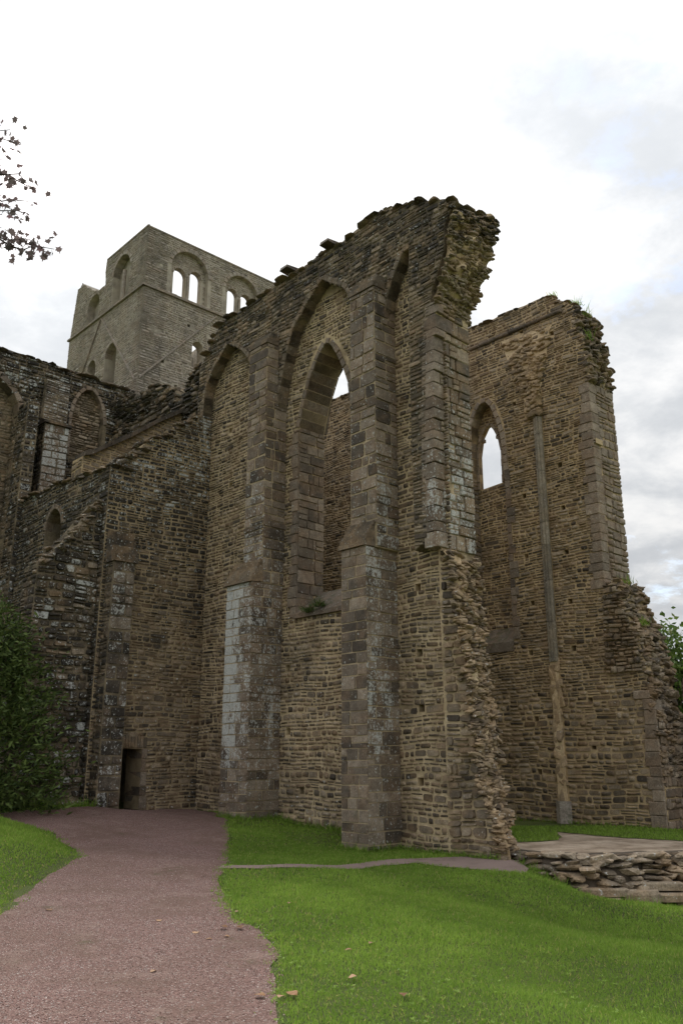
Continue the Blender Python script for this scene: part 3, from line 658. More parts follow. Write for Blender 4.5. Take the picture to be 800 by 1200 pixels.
# dressed jamb: long and short blocks turning the corner
fj, fe = Frame('b', L1), Frame('a', 0)
z = 5.55; par = 0
while z < 10.75:
    h = min(rnd(.16, .34), 10.8-z); par ^= 1
    q0 = (.42 if par else .24)+rnd(-.07, .07); ed = [0, q0]
    while ed[-1] < .8: ed.append(ed[-1]+rnd(.14, .34))
    ed[-1] = 1.0
    if len(ed) > 2 and ed[-1]-ed[-2] < .1: ed.pop(-2)
    li = .60 if z < 7.6 else (.46 if z < 9 else .3)
    for i, (e0, e1) in enumerate(zip(ed[:-1], ed[1:])):
        lay = [(z, z+h)] if i == 0 or h < .2 or random.random() < .45 else [(z, z+h*.5), (z+h*.5, z+h)]
        for za, zb in lay:
            b0, b1 = L1-.015+(13.34-L1+.015)*e0, L1-.015+(13.34-L1+.015)*e1; gp = rnd(.008, .018)
            fe.c = a_end(.5*(e0+e1), .5*(za+zb))
            block(be, M['ashlar'] if i == 0 else M['rubble'], ROOT, fe, b0+(gp if i else 0), b1-gp, za+gp*.7, zb-gp, -.3, .012+rnd(0, .035), 'jamb_block', (rnd(.15, .9), .14+rnd(-.05, .15), li+rnd(-.1, .1)-(.14 if i == 0 else 0), .12+rnd(-.05, .2)), c=.008 if i == 0 else rnd(.010, .018), j=.004 if i == 0 else .008)
    z += h
print('choir wall', round(time.time()-T0, 1))

# ------------------------------------------------------------------ far choir wall
R2 = W3(12.5, 19, .1); B2 = 19.0; TH2 = 1.2
CW2 = thing('far_choir_wall', 'far ruined wall with slender wall shaft, pointed window and crumbling right edge', 'ruined wall', tuple(R2))
g1 = Frame('b', B2); g2 = Frame('b', B2+.35)
top2 = jitter_line([(25.0, 14.0), (18, 14.05), (14.83, 14.36), (13.15, 14.36), (11.96, 14.33), (11.5, 13.95), (11.2, 13.7)], .3, .03, 8)
edge2 = jitter_line([(11.2, 13.7), (11.1, 13.45), (11.08, 13.2), (11.16, 12.9), (10.98, 12.7), (10.92, 12.4), (11.0, 12.2), (10.84, 11.95), (10.90, 11.3)], .16, .05, 4)
ne = [(10.90, 8.4), (10.94, 5.9)]
stub_edge = jitter_line([(10.94, 5.85), (10.62, 5.80), (10.52, 5.3), (10.34, 4.75), (10.16, 4.4), (10.05, 3.75), (10.05, 3.0), (9.92, 2.45), (9.90, .2), (9.90, -.3)], .18, .045, 6)
E_ = lambda z: float(np.interp(z, [-.3, 2.45, 3.0], [9.92, 9.94, 10.06]))
outer2 = top2[:-1]+edge2+ne+stub_edge[:-1]+[(9.90, -.3), (25, -.3)]
NICHE = [(15.0, 4.65), (15.0, 9.5), (14.96, 10.6), (14.85, 11.2), (14.62, 11.65), (14.38, 11.85), (14.15, 11.6), (13.98, 11.17), (13.86, 10.7), (13.79, 10.1), (13.77, 9.0), (13.76, 4.65)]
PUT2 = [(13.3, 11.4), (11.95, 9.2), (11.95, 8.0), (13.15, 8.6), (11.95, 6.8), (13.2, 6.9), (13.1, 5.6), (11.95, 5.5), (13.25, 4.3), (11.95, 4.3), (11.6, 3.0), (13.2, 2.6), (11.6, 1.9), (13.2, 1.3), (11.9, 13.1), (12.9, 13.5), (10.9, 9.6)]
mb = MB(); core(mb, g1, outer2, .347, holes=[NICHE], recess=[(square(u, z, .068), .34) for u, z in PUT2])
mb.build('wall_core', M['mortar_far'], CW2, R2)
LIGHT = [(14.90, 9.25), (14.90, 10.3), (14.78, 10.85), (14.50, 11.25), (14.22, 10.85), (14.10, 10.3), (14.10, 9.3)]
SPLAY = [(15.75, 9.1), (15.75, 11.6), (15.2, 12.3), (14.6, 12.3), (13.9, 11.2), (13.8, 9.2)]
mb = MB(); core(mb, g2, outer2, .14, holes=[LIGHT]); core(mb, Frame('b', B2+.495), outer2, TH2-.495, holes=[SPLAY]); mb.build('rear_core', M['mortar_far'], CW2, R2)
def scar(u, z):                                   # pale patch where the vault springer was torn away
    return 11.35 < z < 14.0 and abs(u-12.65) < .12+(z-11.35)*.22
def v2(u, z):
    cr = .05+.38*np.clip((z-13.2)/1.0, 0, 1)+(.22 if (u < 11.7 and z > 11) else 0)
    if u < 10.9 and z < 6: cr += .1
    return (min(1, random.random()+(.25 if scar(u, z) else 0)), cr+rnd(-.1, .1)-(.1 if scar(u, z) else 0), .04+rnd(-.1, .1)+(.12 if u < 11.5 and z > 5 else 0), .06+(.2 if z > 13.9 else 0)+(.2 if z < .5 else 0)+(.2 if u < 10.7 and 2.5 < z else 0)+rnd(-.05, .08))
shaft_skip = [(12.40, 12.66, .1, 10.85), (12.4, 12.95, 10.85, 11.4)]
S = Stones(); sk2 = (); PH2 = [square(u, z, .075) for u, z in PUT2]+[[(x0, y0), (x1, y0), (x1, y1), (x0, y1)] for x0, x1, y0, y1 in shaft_skip]
NJ = [(u+(.16 if u > 14.3 else -.16), z+(.16 if z > 10.6 else 0)) for u, z in NICHE]
hol = [NJ]+PH2
S.lay(g1, outer2, hol, (.06, .14), (.12, .34), val=v2, skip=sk2, split=.3, chop=.36, jit=.15, zr=(3.0, 14.4), proud=(.008, .030))
S.lay(g1, [(E_(-.2), -.2), (25, -.2), (25, 3.0), (E_(3.0), 3.0)], PH2, (.09, .19), (.15, .36), val=v2, skip=sk2, split=.22, chop=.4, jit=.16)
S.emit(CW2, M['rubble'], R2, 'rubble_stone', 'small_rubble')
S = Stones(); S.lay(g2, [(13.6, 4.7), (15.05, 4.7), (15.05, 11.9), (13.6, 11.9)], [LIGHT], (.06, .14), (.12, .32), val=lambda u, z: (random.random()*.8, .12+rnd(-.1, .1), .05, .05), split=.25, chop=.35, jit=.14)
S.emit(CW2, M['rubble'], R2, 'niche_stone', 'small_niche_stone', most=60)
voussoirs(CW2, M['ashlar'], R2, g1, NICHE[1:-1], .15, .03, .33, 'window_arch_stone', val=lambda u, z: (rnd(.5, 1), .02, .1, .02), outward=(14.35, 9.5), step=.24)
voussoirs(CW2, M['ashlar'], R2, g2, LIGHT, .09, .04, .12, 'light_surround_stone', val=lambda u, z: (rnd(.5, 1), .02, .1, .02), outward=(14.3, 10), step=.24)
for cs in (14.80, 14.20):                        # cusps of the light
    block(CW2, M['ashlar'], R2, g2, cs-.09, cs+.09, 10.72, 10.82, -.12, -.03, 'cusp', (.7, .05, .1, .02))
mb = MB(); mb.add(*hexa([W3(13.76, 18.96, 4.4), W3(14.93, 18.96, 4.4), W3(14.93, 19.36, 4.4), W3(13.76, 19.36, 4.4), W3(13.76, 18.96, 4.65), W3(14.93, 18.96, 4.65), W3(14.93, 19.36, 5.1), W3(13.76, 19.36, 5.1)]), sv=(.3, .3, .05, .5)); mb.build('niche_sill', M['ashlar'], CW2, R2)
z = 4.7
while z < 9.4:
    h = rnd(.2, .36); ex = rnd(.14, .3)
    block(CW2, M['ashlar'], R2, g1, 13.76-ex, 13.76, z, z+h-.012, -.33, .03, 'jamb_stone', (rnd(.1, .6), .1, .05, .05)); z += h
# string course under the parapet
z0 = 13.60
u = 11.5
while u < 14.6:
    l = rnd(.3, .6); block(CW2, M['ashlar'], R2, g1, u, u+l-.01, z0, z0+.10, -.05, .10, 'string_course', (rnd(0, .5), .45, .1, .2), c=.03); u += l
# quoins on the right edge
z = 5.7
while z < 11.1:
    h = rnd(.2, .3); ex = rnd(.22, .45); e0 = float(np.interp(z, [5.7, 8.4, 11.2], [10.93, 10.90, 10.89]))
    block(CW2, M['ashlar'], R2, g1, e0-.01, e0+ex, z, z+h-.018, -rnd(.25, .5), .035, 'quoin', (rnd(.4, 1), .1+rnd(-.05, .2), .1, .1)); z += h
z = .1
while z < 3.0:
    h = rnd(.2, .34); ex = rnd(.2, .42)
    block(CW2, M['ashlar'], R2, g1, E_(z)-.03, E_(z)+ex, z, z+h-.014, -.6, .05, 'quoin', (rnd(.3, 1), .08, .12, .1)); z += h
S = Stones(); S.lay(Frame('a', 10.885), [(B2+.3, 6.0), (B2+TH2, 6.0), (B2+TH2, 11.3), (B2+.3, 11.3)], [], (.14, .28), (.18, .42), val=lambda b, z: (rnd(.4, 1), .12, .05, .12), joint=.03, split=.2, chop=.2)
S.lay(Frame('a', 9.855), [(B2, -.1), (B2+TH2, -.1), (B2+TH2, 2.45), (B2, 2.45)], [], (.12, .24), (.18, .42), val=lambda b, z: (rnd(.2, 1), .15, .1, .2))
S.emit(CW2, M['ashlar'], R2, 'end_stone', 'small_end_stone', most=120)
S = Stones(); S.lay(Frame('a', 14.985), [(B2, 4.7), (B2+.35, 4.7), (B2+.35, 9.6), (B2, 9.6)], [], (.16, .3), (.18, .35), joint=.02, val=lambda b, z: (rnd(.1, .8), .12, .05, .05)); S.emit(CW2, M['ashlar'], R2, 'niche_side_stone', 'small_niche_side_stone', px=5)
# wall shaft: two slender rolls above, torn stub below, plinth at the foot
def tube(mb, a, b, z0, z1, r, seg=10, svv=(.5, .1, .1, .1)):
    V = [W3(a+r*math.cos(k*2*math.pi/seg), b+r*math.sin(k*2*math.pi/seg), zz_) for zz_ in (z0, z1) for k in range(seg)]
    mb.add(V, [(k, (k+1) % seg, seg+(k+1) % seg, seg+k) for k in range(seg)]+[tuple(range(seg, 2*seg))], svv)
sh = MB(); tube(sh, 12.53, 19.0, 4.0, 10.75, .06, svv=(.7, .15, .2, .1)); sh = sh.build('wall_shaft', M['shaft'], CW2, R2)
z = 4.0
while z < 10.7:
    h = min(rnd(.5, 1.1), 10.75-z)
    for (da, r) in ((-.075, .055), (.075, .055), (0, .045)):
        m2 = MB(); tube(m2, 12.53+da, 18.955-(.04 if da == 0 else 0), z+.006, z+h-.006, r*rnd(.95, 1.05), svv=(rnd(.1, .6) if z < 6.9 else rnd(.4, .9), .14 if z < 6.9 else .02, .1, .25)); m2.build('shaft_drum', M['shaft'], sh, R2, smooth=False)
    z += h
items = [(W3(12.53+rnd(-.12, .12), 18.99, z_), (rnd(.08, .13), .07, rnd(.1, .3)), axes_rand(dA, dB, dZ, .12), (rnd(.5, 1), 0, .05, .05)) for z_ in np.arange(.7, 4.0, .12)]
rocks(CW2, M['core'], R2, items, 'torn_shaft_stone', 'small_torn_stone')
mb = MB(); core(mb, Frame('b', 18.93), [(12.42, .1), (12.66, .1), (12.63, 4.0), (12.44, 4.0)], .1); mb.build('shaft_scar', M['mortar_core'], CW2, R2)
mb = MB(); tube(mb, 12.53, 18.98, 0, .62, .2, 8, (.6, .1, .1, .5)); mb.build('shaft_plinth', M['tower'], CW2, R2)
items = [(W3(12.62+rnd(-.2, .2), 18.97-rnd(0, .08), rnd(10.8, 11.35)), (rnd(.08, .16), .1, rnd(.05, .1)), axes_rand(dA, dB, dZ, .3), (rnd(.2, .7), .35, .1, .1)) for _ in range(22)]
mb = MB(); core(mb, Frame('b', 18.975), jitter_line([(12.42, 11.3), (12.9, 11.3), (13.3, 12.6), (13.62, 13.5), (11.85, 13.35), (12.2, 12.3), (12.42, 11.3)], .2, .05, 21)[:-1], .06); mb.build('springer_scar', M['mortar_core'], CW2, R2)
items += [(W3(12.7+rnd(-1, 1)*(.15+(z_-11.3)*.36), 18.96, z_), (rnd(.07, .16), .06, rnd(.03, .06)), axes_rand(dA, dB, dZ, .25), (rnd(.3, 1), .03, .05, .02)) for z_ in np.random.default_rng(3).uniform(11.35, 13.4, 150)**1]
rocks(CW2, M['core'], R2, items, 'springer_stone', 'small_springer_stone')
caps(CW2, M['rubble'], R2, g1, top2, 1.1, (.16, .22, .04), 'capping_stone', lambda u, z: (rnd(0, .6), .4, .15, .4), step=.24, tilt=.07, lift=-.045, most=120)
caps(CW2, M['rubble'], R2, g1, edge2, 1.2, (.11, .13, .055), 'torn_edge_stone', lambda u, z: (rnd(0, .7), .3+rnd(-.1, .2), .15, .25), step=.075, tilt=.3, most=200)
caps(CW2, M['rubble'], R2, g1, stub_edge[:26], 1.2, (.11, .13, .055), 'torn_edge_stone', lambda u, z: (rnd(0, .7), .25+rnd(-.1, .2), .12, .38), step=.06, tilt=.3, most=200)
# ragged facing torn off above the stub, thicker stones standing proud
S = Stones(); S.lay(Frame('b', 18.94), [(11.1, 3.6), (10.98, 5.75), (10.65, 5.75), (10.5, 5.2), (10.2, 4.4), (10.1, 3.6)], [], (.09, .2), (.14, .34), val=lambda u, z: (random.random()*.9, .12+rnd(-.1, .2), .15, .2), proud=(.01, .06), jit=.2, chop=.45)
S.emit(CW2, M['rubble'], R2, 'stub_stone', 'small_stub_stone', most=80)
# low wall running on to the right of the stub
RL = W3(7.5, 20.2, 0); LW = thing('low_wall', 'low dark remnant of wall behind the right-hand stub of the far wall', 'ruined wall', tuple(RL))
lo = [(5.5, -.4), (9.85, -.4), (9.85, 3.4), (9.5, 3.6), (8.9, 3.2), (8.2, 3.0), (7.2, 2.6), (5.5, 2.2)]
mb = MB(); core(mb, Frame('b', 20.25), lo, .8); mb.build('wall_core', M['mortar_dark'], LW, RL)
S = Stones(); S.lay(Frame('b', 20.25), lo, [], (.1, .2), (.16, .4), val=lambda u, z: (random.random()*.7, .3, .1, .25), jit=.2, chop=.4); S.emit(LW, M['rubble'], RL, 'rubble_stone', 'small_rubble', most=60)
print('far wall', round(time.time()-T0, 1))

# ------------------------------------------------------------------ crossing tower
RT = W3(25, 13.34, .1); AT, BT = 25.0, 13.34; TZ = 20.6; ST = 18.15
TW = thing('crossing_tower', 'square roofless crossing tower with paired round-headed belfry windows', 'tower', tuple(RT))
tr, tl = Frame('a', AT), Frame('b', BT)
def rhead(u0, u1, z0, zs, n=8, pointed=0.0):       # opening with a round head
    r = (u1-u0)/2; c = (u0+u1)/2
    return [(u0, z0)]+[(c-r*math.cos(math.pi*k/n), zs+r*(1+pointed)*math.sin(math.pi*k/n)) for k in range(n+1)]+[(u1, z0)]
WINS = [(14.62, 15.16, 18.28, 19.26), (15.34, 15.84, 18.28, 19.42), (17.08, 17.56, 18.28, 19.40), (17.72, 18.22, 18.28, 19.38)]
op = [rhead(*q) for q in WINS]; small = rhead(15.5, 15.98, 15.6, 16.45)
bays = [(14.42, 16.05, 18.26, 19.45), (16.88, 18.48, 18.26, 19.45)]
rface = [(BT, 4), (19.6, 4), (19.6, TZ), (BT, TZ)]
PT = [(13.95, 16.5), (14.3, 15.4), (15.3, 17.2), (14.9, 14.6), (13.8, 14.0), (14.0, 19.2), (16.4, 17.0)]
mb = MB()
core(mb, tr, rface, .18, holes=[rhead(*q) for q in bays]+[small], recess=[(square(u, z, .06), .15) for u, z in PT])
core(mb, Frame('a', AT+.183), rface, .22, holes=op+[small])
lface = [(AT, 4), (31.0, 4), (30.95, 18), (30.6, 20.35), (30.2, 20.5), (29.2, 19.75), (28.6, 19.5), (28.1, 19.45), (28.2, 20.1), (28.15, TZ), (AT, TZ)]
lface = lface[:3]+jitter_line(lface[3:9], .2, .05, 2)+lface[9:]
lw = rhead(26.15, 27.45, 18.25, 19.55); l2 = rhead(28.5, 29.5, 18.25, 18.95)
low1 = rhead(26.72, 27.62, 13.5, 16.15); low2 = rhead(28.35, 29.05, 14.0, 16.1)
mb2 = MB(); core(mb2, tl, lface, .9, recess=[(lw, .3), (l2, .3), (low1, .7), (low2, .7)])
mb3 = MB()
core(mb3, Frame('b', 19.6-.8), [(AT+.8, 4), (31, 4), (31, 19.2), (AT+.8, 19.9)], .8)
core(mb3, Frame('a', 30.2), [(BT+.95, 4), (18.75, 4), (18.75, 19.0), (BT+.95, 19.4)], .8)
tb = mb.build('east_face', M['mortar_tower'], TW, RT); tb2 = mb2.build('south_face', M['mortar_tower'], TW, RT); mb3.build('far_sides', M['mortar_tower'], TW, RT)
def vt(u, z): return (random.random(), .14+rnd(-.12, .16)+(.12 if z > 20.3 else 0)+(.08 if 17.2 < z < 18.1 else 0), .10+rnd(-.12, .12), .05)
S = Stones(); S.lay(tr, [(BT, 11.5), (19.6, 11.5), (19.6, TZ), (BT, TZ)], [rhead(q[0]-.14, q[1]+.14, q[2], q[3]) for q in bays]+[small], (.06, .12), (.12, .30), val=vt, skip=[(u-.06, u+.06, z-.06, z+.06) for u, z in PT], split=.15, proud=(.008, .022), chop=.3, jit=.1, wav=.008)
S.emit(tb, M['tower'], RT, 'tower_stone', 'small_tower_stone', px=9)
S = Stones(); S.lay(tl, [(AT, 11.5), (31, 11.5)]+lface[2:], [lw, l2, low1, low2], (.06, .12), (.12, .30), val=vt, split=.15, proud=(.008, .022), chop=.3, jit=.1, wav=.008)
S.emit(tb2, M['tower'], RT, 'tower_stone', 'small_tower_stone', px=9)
vt2 = lambda u, z: (rnd(.2, .9), .05, .05, .03)
for q in bays:
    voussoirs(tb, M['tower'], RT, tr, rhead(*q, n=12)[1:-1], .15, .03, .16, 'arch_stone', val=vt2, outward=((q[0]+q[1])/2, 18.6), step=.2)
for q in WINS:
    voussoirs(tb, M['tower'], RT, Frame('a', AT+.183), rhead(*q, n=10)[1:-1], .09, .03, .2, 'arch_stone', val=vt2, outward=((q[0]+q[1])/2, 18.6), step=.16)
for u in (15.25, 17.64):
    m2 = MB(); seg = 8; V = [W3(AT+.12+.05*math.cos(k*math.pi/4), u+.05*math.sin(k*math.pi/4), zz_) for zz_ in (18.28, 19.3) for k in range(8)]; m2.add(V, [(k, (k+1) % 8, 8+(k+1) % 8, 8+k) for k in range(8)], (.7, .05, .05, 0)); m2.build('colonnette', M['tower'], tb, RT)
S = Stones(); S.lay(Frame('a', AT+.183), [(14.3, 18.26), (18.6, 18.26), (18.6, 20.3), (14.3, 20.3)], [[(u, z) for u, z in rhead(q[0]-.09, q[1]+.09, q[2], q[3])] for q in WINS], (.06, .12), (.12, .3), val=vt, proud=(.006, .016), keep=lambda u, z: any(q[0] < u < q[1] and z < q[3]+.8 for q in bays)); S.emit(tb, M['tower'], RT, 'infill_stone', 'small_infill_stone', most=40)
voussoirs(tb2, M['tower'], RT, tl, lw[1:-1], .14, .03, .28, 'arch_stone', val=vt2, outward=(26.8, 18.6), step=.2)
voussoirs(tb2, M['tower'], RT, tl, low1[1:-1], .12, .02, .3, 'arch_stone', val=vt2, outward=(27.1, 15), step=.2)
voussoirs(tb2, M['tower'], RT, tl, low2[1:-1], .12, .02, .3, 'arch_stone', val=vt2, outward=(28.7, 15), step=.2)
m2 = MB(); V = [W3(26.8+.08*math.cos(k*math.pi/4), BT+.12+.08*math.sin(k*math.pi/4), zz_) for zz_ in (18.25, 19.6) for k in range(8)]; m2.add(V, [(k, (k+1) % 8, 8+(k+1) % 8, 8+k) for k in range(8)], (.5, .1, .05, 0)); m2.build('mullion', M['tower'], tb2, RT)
def course_run(parent, fr, u0, u1, z0a, z0b, h, pr, name, svv, l=(.35, .7)):
    u = u0
    while u < u1-.02:
        d = min(rnd(*l), u1-u); za = z0a+(z0b-z0a)*(u-u0)/(u1-u0); zb = z0a+(z0b-z0a)*(u+d-u0)/(u1-u0)
        P = [fr.P(u, za, -.05), fr.P(u+d-.01, zb, -.05), fr.P(u+d-.01, zb, pr), fr.P(u, za, pr), fr.P(u, za+h, -.05), fr.P(u+d-.01, zb+h, -.05), fr.P(u+d-.01, zb+h*.55, pr), fr.P(u, za+h*.55, pr)]
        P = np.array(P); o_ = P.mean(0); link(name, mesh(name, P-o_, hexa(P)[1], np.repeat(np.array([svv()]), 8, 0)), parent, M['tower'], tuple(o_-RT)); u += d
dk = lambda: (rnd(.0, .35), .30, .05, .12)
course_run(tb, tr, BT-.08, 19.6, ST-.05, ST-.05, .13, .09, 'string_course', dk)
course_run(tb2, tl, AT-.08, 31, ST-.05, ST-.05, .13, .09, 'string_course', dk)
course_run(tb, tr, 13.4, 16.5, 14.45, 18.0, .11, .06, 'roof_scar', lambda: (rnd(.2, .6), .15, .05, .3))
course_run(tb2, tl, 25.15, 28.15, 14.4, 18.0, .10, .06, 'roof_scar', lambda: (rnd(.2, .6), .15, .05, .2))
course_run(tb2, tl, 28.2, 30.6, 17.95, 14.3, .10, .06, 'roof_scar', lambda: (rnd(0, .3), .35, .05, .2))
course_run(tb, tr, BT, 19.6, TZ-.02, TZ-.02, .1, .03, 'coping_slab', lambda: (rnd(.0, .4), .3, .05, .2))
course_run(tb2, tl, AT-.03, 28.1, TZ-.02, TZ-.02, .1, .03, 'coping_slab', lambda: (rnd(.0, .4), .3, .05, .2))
print('tower', round(time.time()-T0, 1))

# ------------------------------------------------------------------ transept wall (left, behind the chapel)
RX = W3(25, 9, .4); AX = 24.98; xf = Frame('a', AX)
TX = thing('transept_wall', 'dark lichen-spotted transept wall with blind lancet arch, left of the tower', 'ruined wall', tuple(RX))
txo = [(4.0, 0), (13.3, 0), (13.3, 13.85)]+jitter_line([(13.3, 13.85), (8.5, 14.0), (4.0, 14.0)], .3, .02, 9)[1:]
def lancet(u0, u1, z0, zs, rise):
    c = (u0+u1)/2; h = (u1-u0)/2; L_ = [(u0, z0)]
    for k in range(7):
        t_ = k/6; L_.append((u0+h*(1-math.cos(t_*math.pi/2*.85))/(1-math.cos(math.pi/2*.85)), zs+rise*math.sin(t_*math.pi/2*.85)/math.sin(math.pi/2*.85)))
    L_ += [(2*c-x, y) for x, y in L_[-2::-1]]; return L_
blind = lancet(11.1, 12.2, 11.0, 12.35, 1.15); big = lancet(6.2, 9.35, 2.0, 12.0, 1.25)
mb = MB(); core(mb, xf, txo, 1.2, recess=[(blind, .25), (big, .4)]); tx = mb.build('wall_core', M['mortar_dark'], TX, RX)
def vx(u, z): return (random.random()*.8, .66+rnd(-.14, .14), .50+rnd(-.25, .18), .10+(.2 if z > 13.5 else 0))
S = Stones(); S.lay(xf, [(5.0, 3), (13.3, 3), (13.3, 13.9), (5.0, 13.95)], [lancet(11.0, 12.3, 11.0, 12.35, 1.25), big], (.08, .17), (.15, .4), val=vx, split=.25, proud=(.02, .06), chop=.36, jit=.15, wav=.015)
S.lay(Frame('a', AX+.25), [(11.1, 11), (12.2, 11), (12.2, 13.4), (11.1, 13.4)], [], (.07, .15), (.14, .34), val=lambda u, z: (rnd(.4, 1), .05, .15, .1), jit=.15, proud=(.02, .05))
S.lay(Frame('a', AX+.4), [(6.2, 2), (9.35, 2), (9.35, 13.2), (6.2, 13.2)], [], (.08, .17), (.15, .38), val=lambda u, z: (random.random(), .22+rnd(-.1, .1), .15, .2), jit=.15)
S.emit(TX, M['rubble'], RX, 'rubble_stone', 'small_rubble')
voussoirs(TX, M['ashlar'], RX, xf, blind[:-1], .12, .04, .24, 'arch_stone', val=lambda u, z: (rnd(.5, 1), .08, .2, .1), outward=(11.65, 12), step=.26)
voussoirs(TX, M['ashlar'], RX, xf, big[1:-1], .2, .05, .38, 'arch_stone', val=lambda u, z: (rnd(.3, .8), .18, .15, .25), outward=(7.8, 10), step=.3)
# shallow pilaster with a sloped offset
mb = MB(); V, F = abox(AX-.45, AX, 10.05, 10.85, 1, 11.75); mb.add(V, F); V, F = abox(AX-.22, AX-.004, 10.05, 10.85, 11.75, 13.3); mb.add(V, F); pl = mb.build('pilaster', M['mortar_dark'], TX, RX)
S = Stones(); S.lay(Frame('a', AX-.45), [(10.05, 5), (10.85, 5), (10.85, 11.7), (10.05, 11.7)], [], (.18, .3), (.22, .45), joint=.014, proud=(.01, .03), chop=.15, jit=.06, val=lambda u, z: (rnd(.3, .9), .22, .6+rnd(-.1, .15), .10), split=.1)
S.lay(Frame('a', AX-.22), [(10.05, 11.8), (10.85, 11.8), (10.85, 13.3), (10.05, 13.3)], [], (.08, .16), (.16, .4), val=lambda u, z: (random.random(), .42, .62+rnd(-.15, .1), .08), jit=.12)
S.emit(pl, M['ashlar'], RX, 'pilaster_stone', 'small_pilaster_stone')
m2 = MB(); m2.add(*hexa([W3(AX-.55, 10.0, 11.72), W3(AX-.55, 10.9, 11.72), W3(AX-.1, 10.9, 11.72), W3(AX-.1, 10.0, 11.72), W3(AX-.55, 10.0, 11.80), W3(AX-.55, 10.9, 11.80), W3(AX-.1, 10.9, 11.98), W3(AX-.1, 10.0, 11.98)]), sv=(.1, .5, .2, .3)); m2.build('offset_slab', M['rubble'], pl, RX)
caps(TX, M['rubble'], RX, xf, [(13.2, 13.87), (8.5, 14.0), (5, 14.0)], 1.1, (.2, .26, .045), 'capping_stone', lambda u, z: (rnd(0, .5), .45, .25, .35), step=.3, tilt=.06, lift=-.05, most=80)
# wing buttress hugging the left bay
m2 = MB(); m2.add(*abox(AX-.7, AX, 9.36, 9.72, .3, 12.2)); wb = m2.build('wing_buttress', M['mortar_dark'], TX, RX)
S = Stones(); S.lay(Frame('a', AX-.7), [(9.36, 4), (9.72, 4), (9.72, 12.2), (9.36, 12.2)], [], (.14, .28), (.15, .34), val=vx, jit=.1); S.emit(wb, M['rubble'], RX, 'buttress_stone', 'small_buttress_stone', most=100)

# ------------------------------------------------------------------ chapel in the corner
AC, BC = 18.9, 9.52; RC = W3(AC, 11, .4); cf = Frame('a', AC); cs_ = Frame('b', BC)
CH = thing('chapel', 'roofless chapel in the corner, with small dark doorway and raking buttress', 'ruined chapel', tuple(RC))
face = [(BC, -.2), (12.6, -.2), (12.6, 10.85), (12.0, 10.80)]+jitter_line([(12.0, 10.78), (10.8, 9.85), (9.9, 9.0), (BC, 8.72)], .2, .03, 12)[1:]
DOOR = [(10.28, .2), (10.28, 1.86), (10.92, 1.84), (10.92, .2)]
mb = MB(); core(mb, cf, face, .7, holes=[DOOR]); cb = mb.build('gable_wall', M['mortar_mid'], CH, RC)
def vc(u, z):
    cr = .22+.46*np.clip((z-3.5)/4, 0, 1)+(.3 if u < 10.0 else 0)+(.2 if u > 12.2 else 0)+(.12 if z < 1.2 else 0)  # left end darker still: black crust with deep shade mixed into the value
    return (random.random()*.95, cr+rnd(-.12, .12), .3+.3*np.clip((z-6)/3, 0, 1)+rnd(-.2, .14), .08+(.2 if z < .8 else 0))
S = Stones(); S.lay(cf, face, [[(10.2, .1), (10.2, 2.16), (11.0, 2.16), (11.0, .1)]], (.07, .16), (.12, .34), val=vc, split=.3, chop=.36, jit=.15, wav=.015)
S.emit(cb, M['rubble'], RC, 'rubble_stone', 'small_rubble')
u = 10.16
while u < 11.04:                                 # stones on edge over the doorway
    wd = rnd(.06, .11); block(cb, M['rubble'], RC, cf, u, u+wd-.012, 1.87, 2.14+rnd(-.03, .05), -.6, .03, 'lintel_stone', (rnd(.2, .8), .1, .1, .05)); u += wd
z = .25
while z < 1.85:
    h = min(rnd(.18, .34), 1.86-z)
    block(cb, M['ashlar'], RC, cf, 10.20-rnd(0, .12), 10.28, z, z+h-.012, -.65, .03, 'door_jamb_stone', (rnd(.1, .6), .25, .15, .15)); block(cb, M['ashlar'], RC, cf, 10.92, 11.0+rnd(0, .12), z, z+h-.012, -.65, .03, 'door_jamb_stone', (rnd(.1, .7), .2, .15, .15)); z += h
m, t, p = new_mat('old_planks'); g = G(t)
c = g.mix(g.noise(20, 4, .6), (.030, .024, .018), (.085, .070, .052)); g.set(p.inputs['Base Color'], c); p.inputs['Roughness'].default_value = .8; g.bump(g.noise(40, 4), .5, .02, p); M['wood'] = m
m2 = MB()
dr = None
for k in range(4):
    P = abox(AC+.35+k*.10, AC+.35+k*.10+.09, 10.31+k*.012, 10.36+k*.012, .42, 1.82); mbk = MB(); mbk.add(*P)
    if dr is None: dr = mbk.build('door', M['wood'], CH, RC)
    else: mbk.build('plank', M['wood'], dr, RC)
for zz_ in (.7, 1.45):
    mbk = MB(); mbk.add(*abox(AC+.36, AC+.74, 10.37, 10.40, zz_, zz_+.09)); mbk.build('ledge', M['wood'], dr, RC)
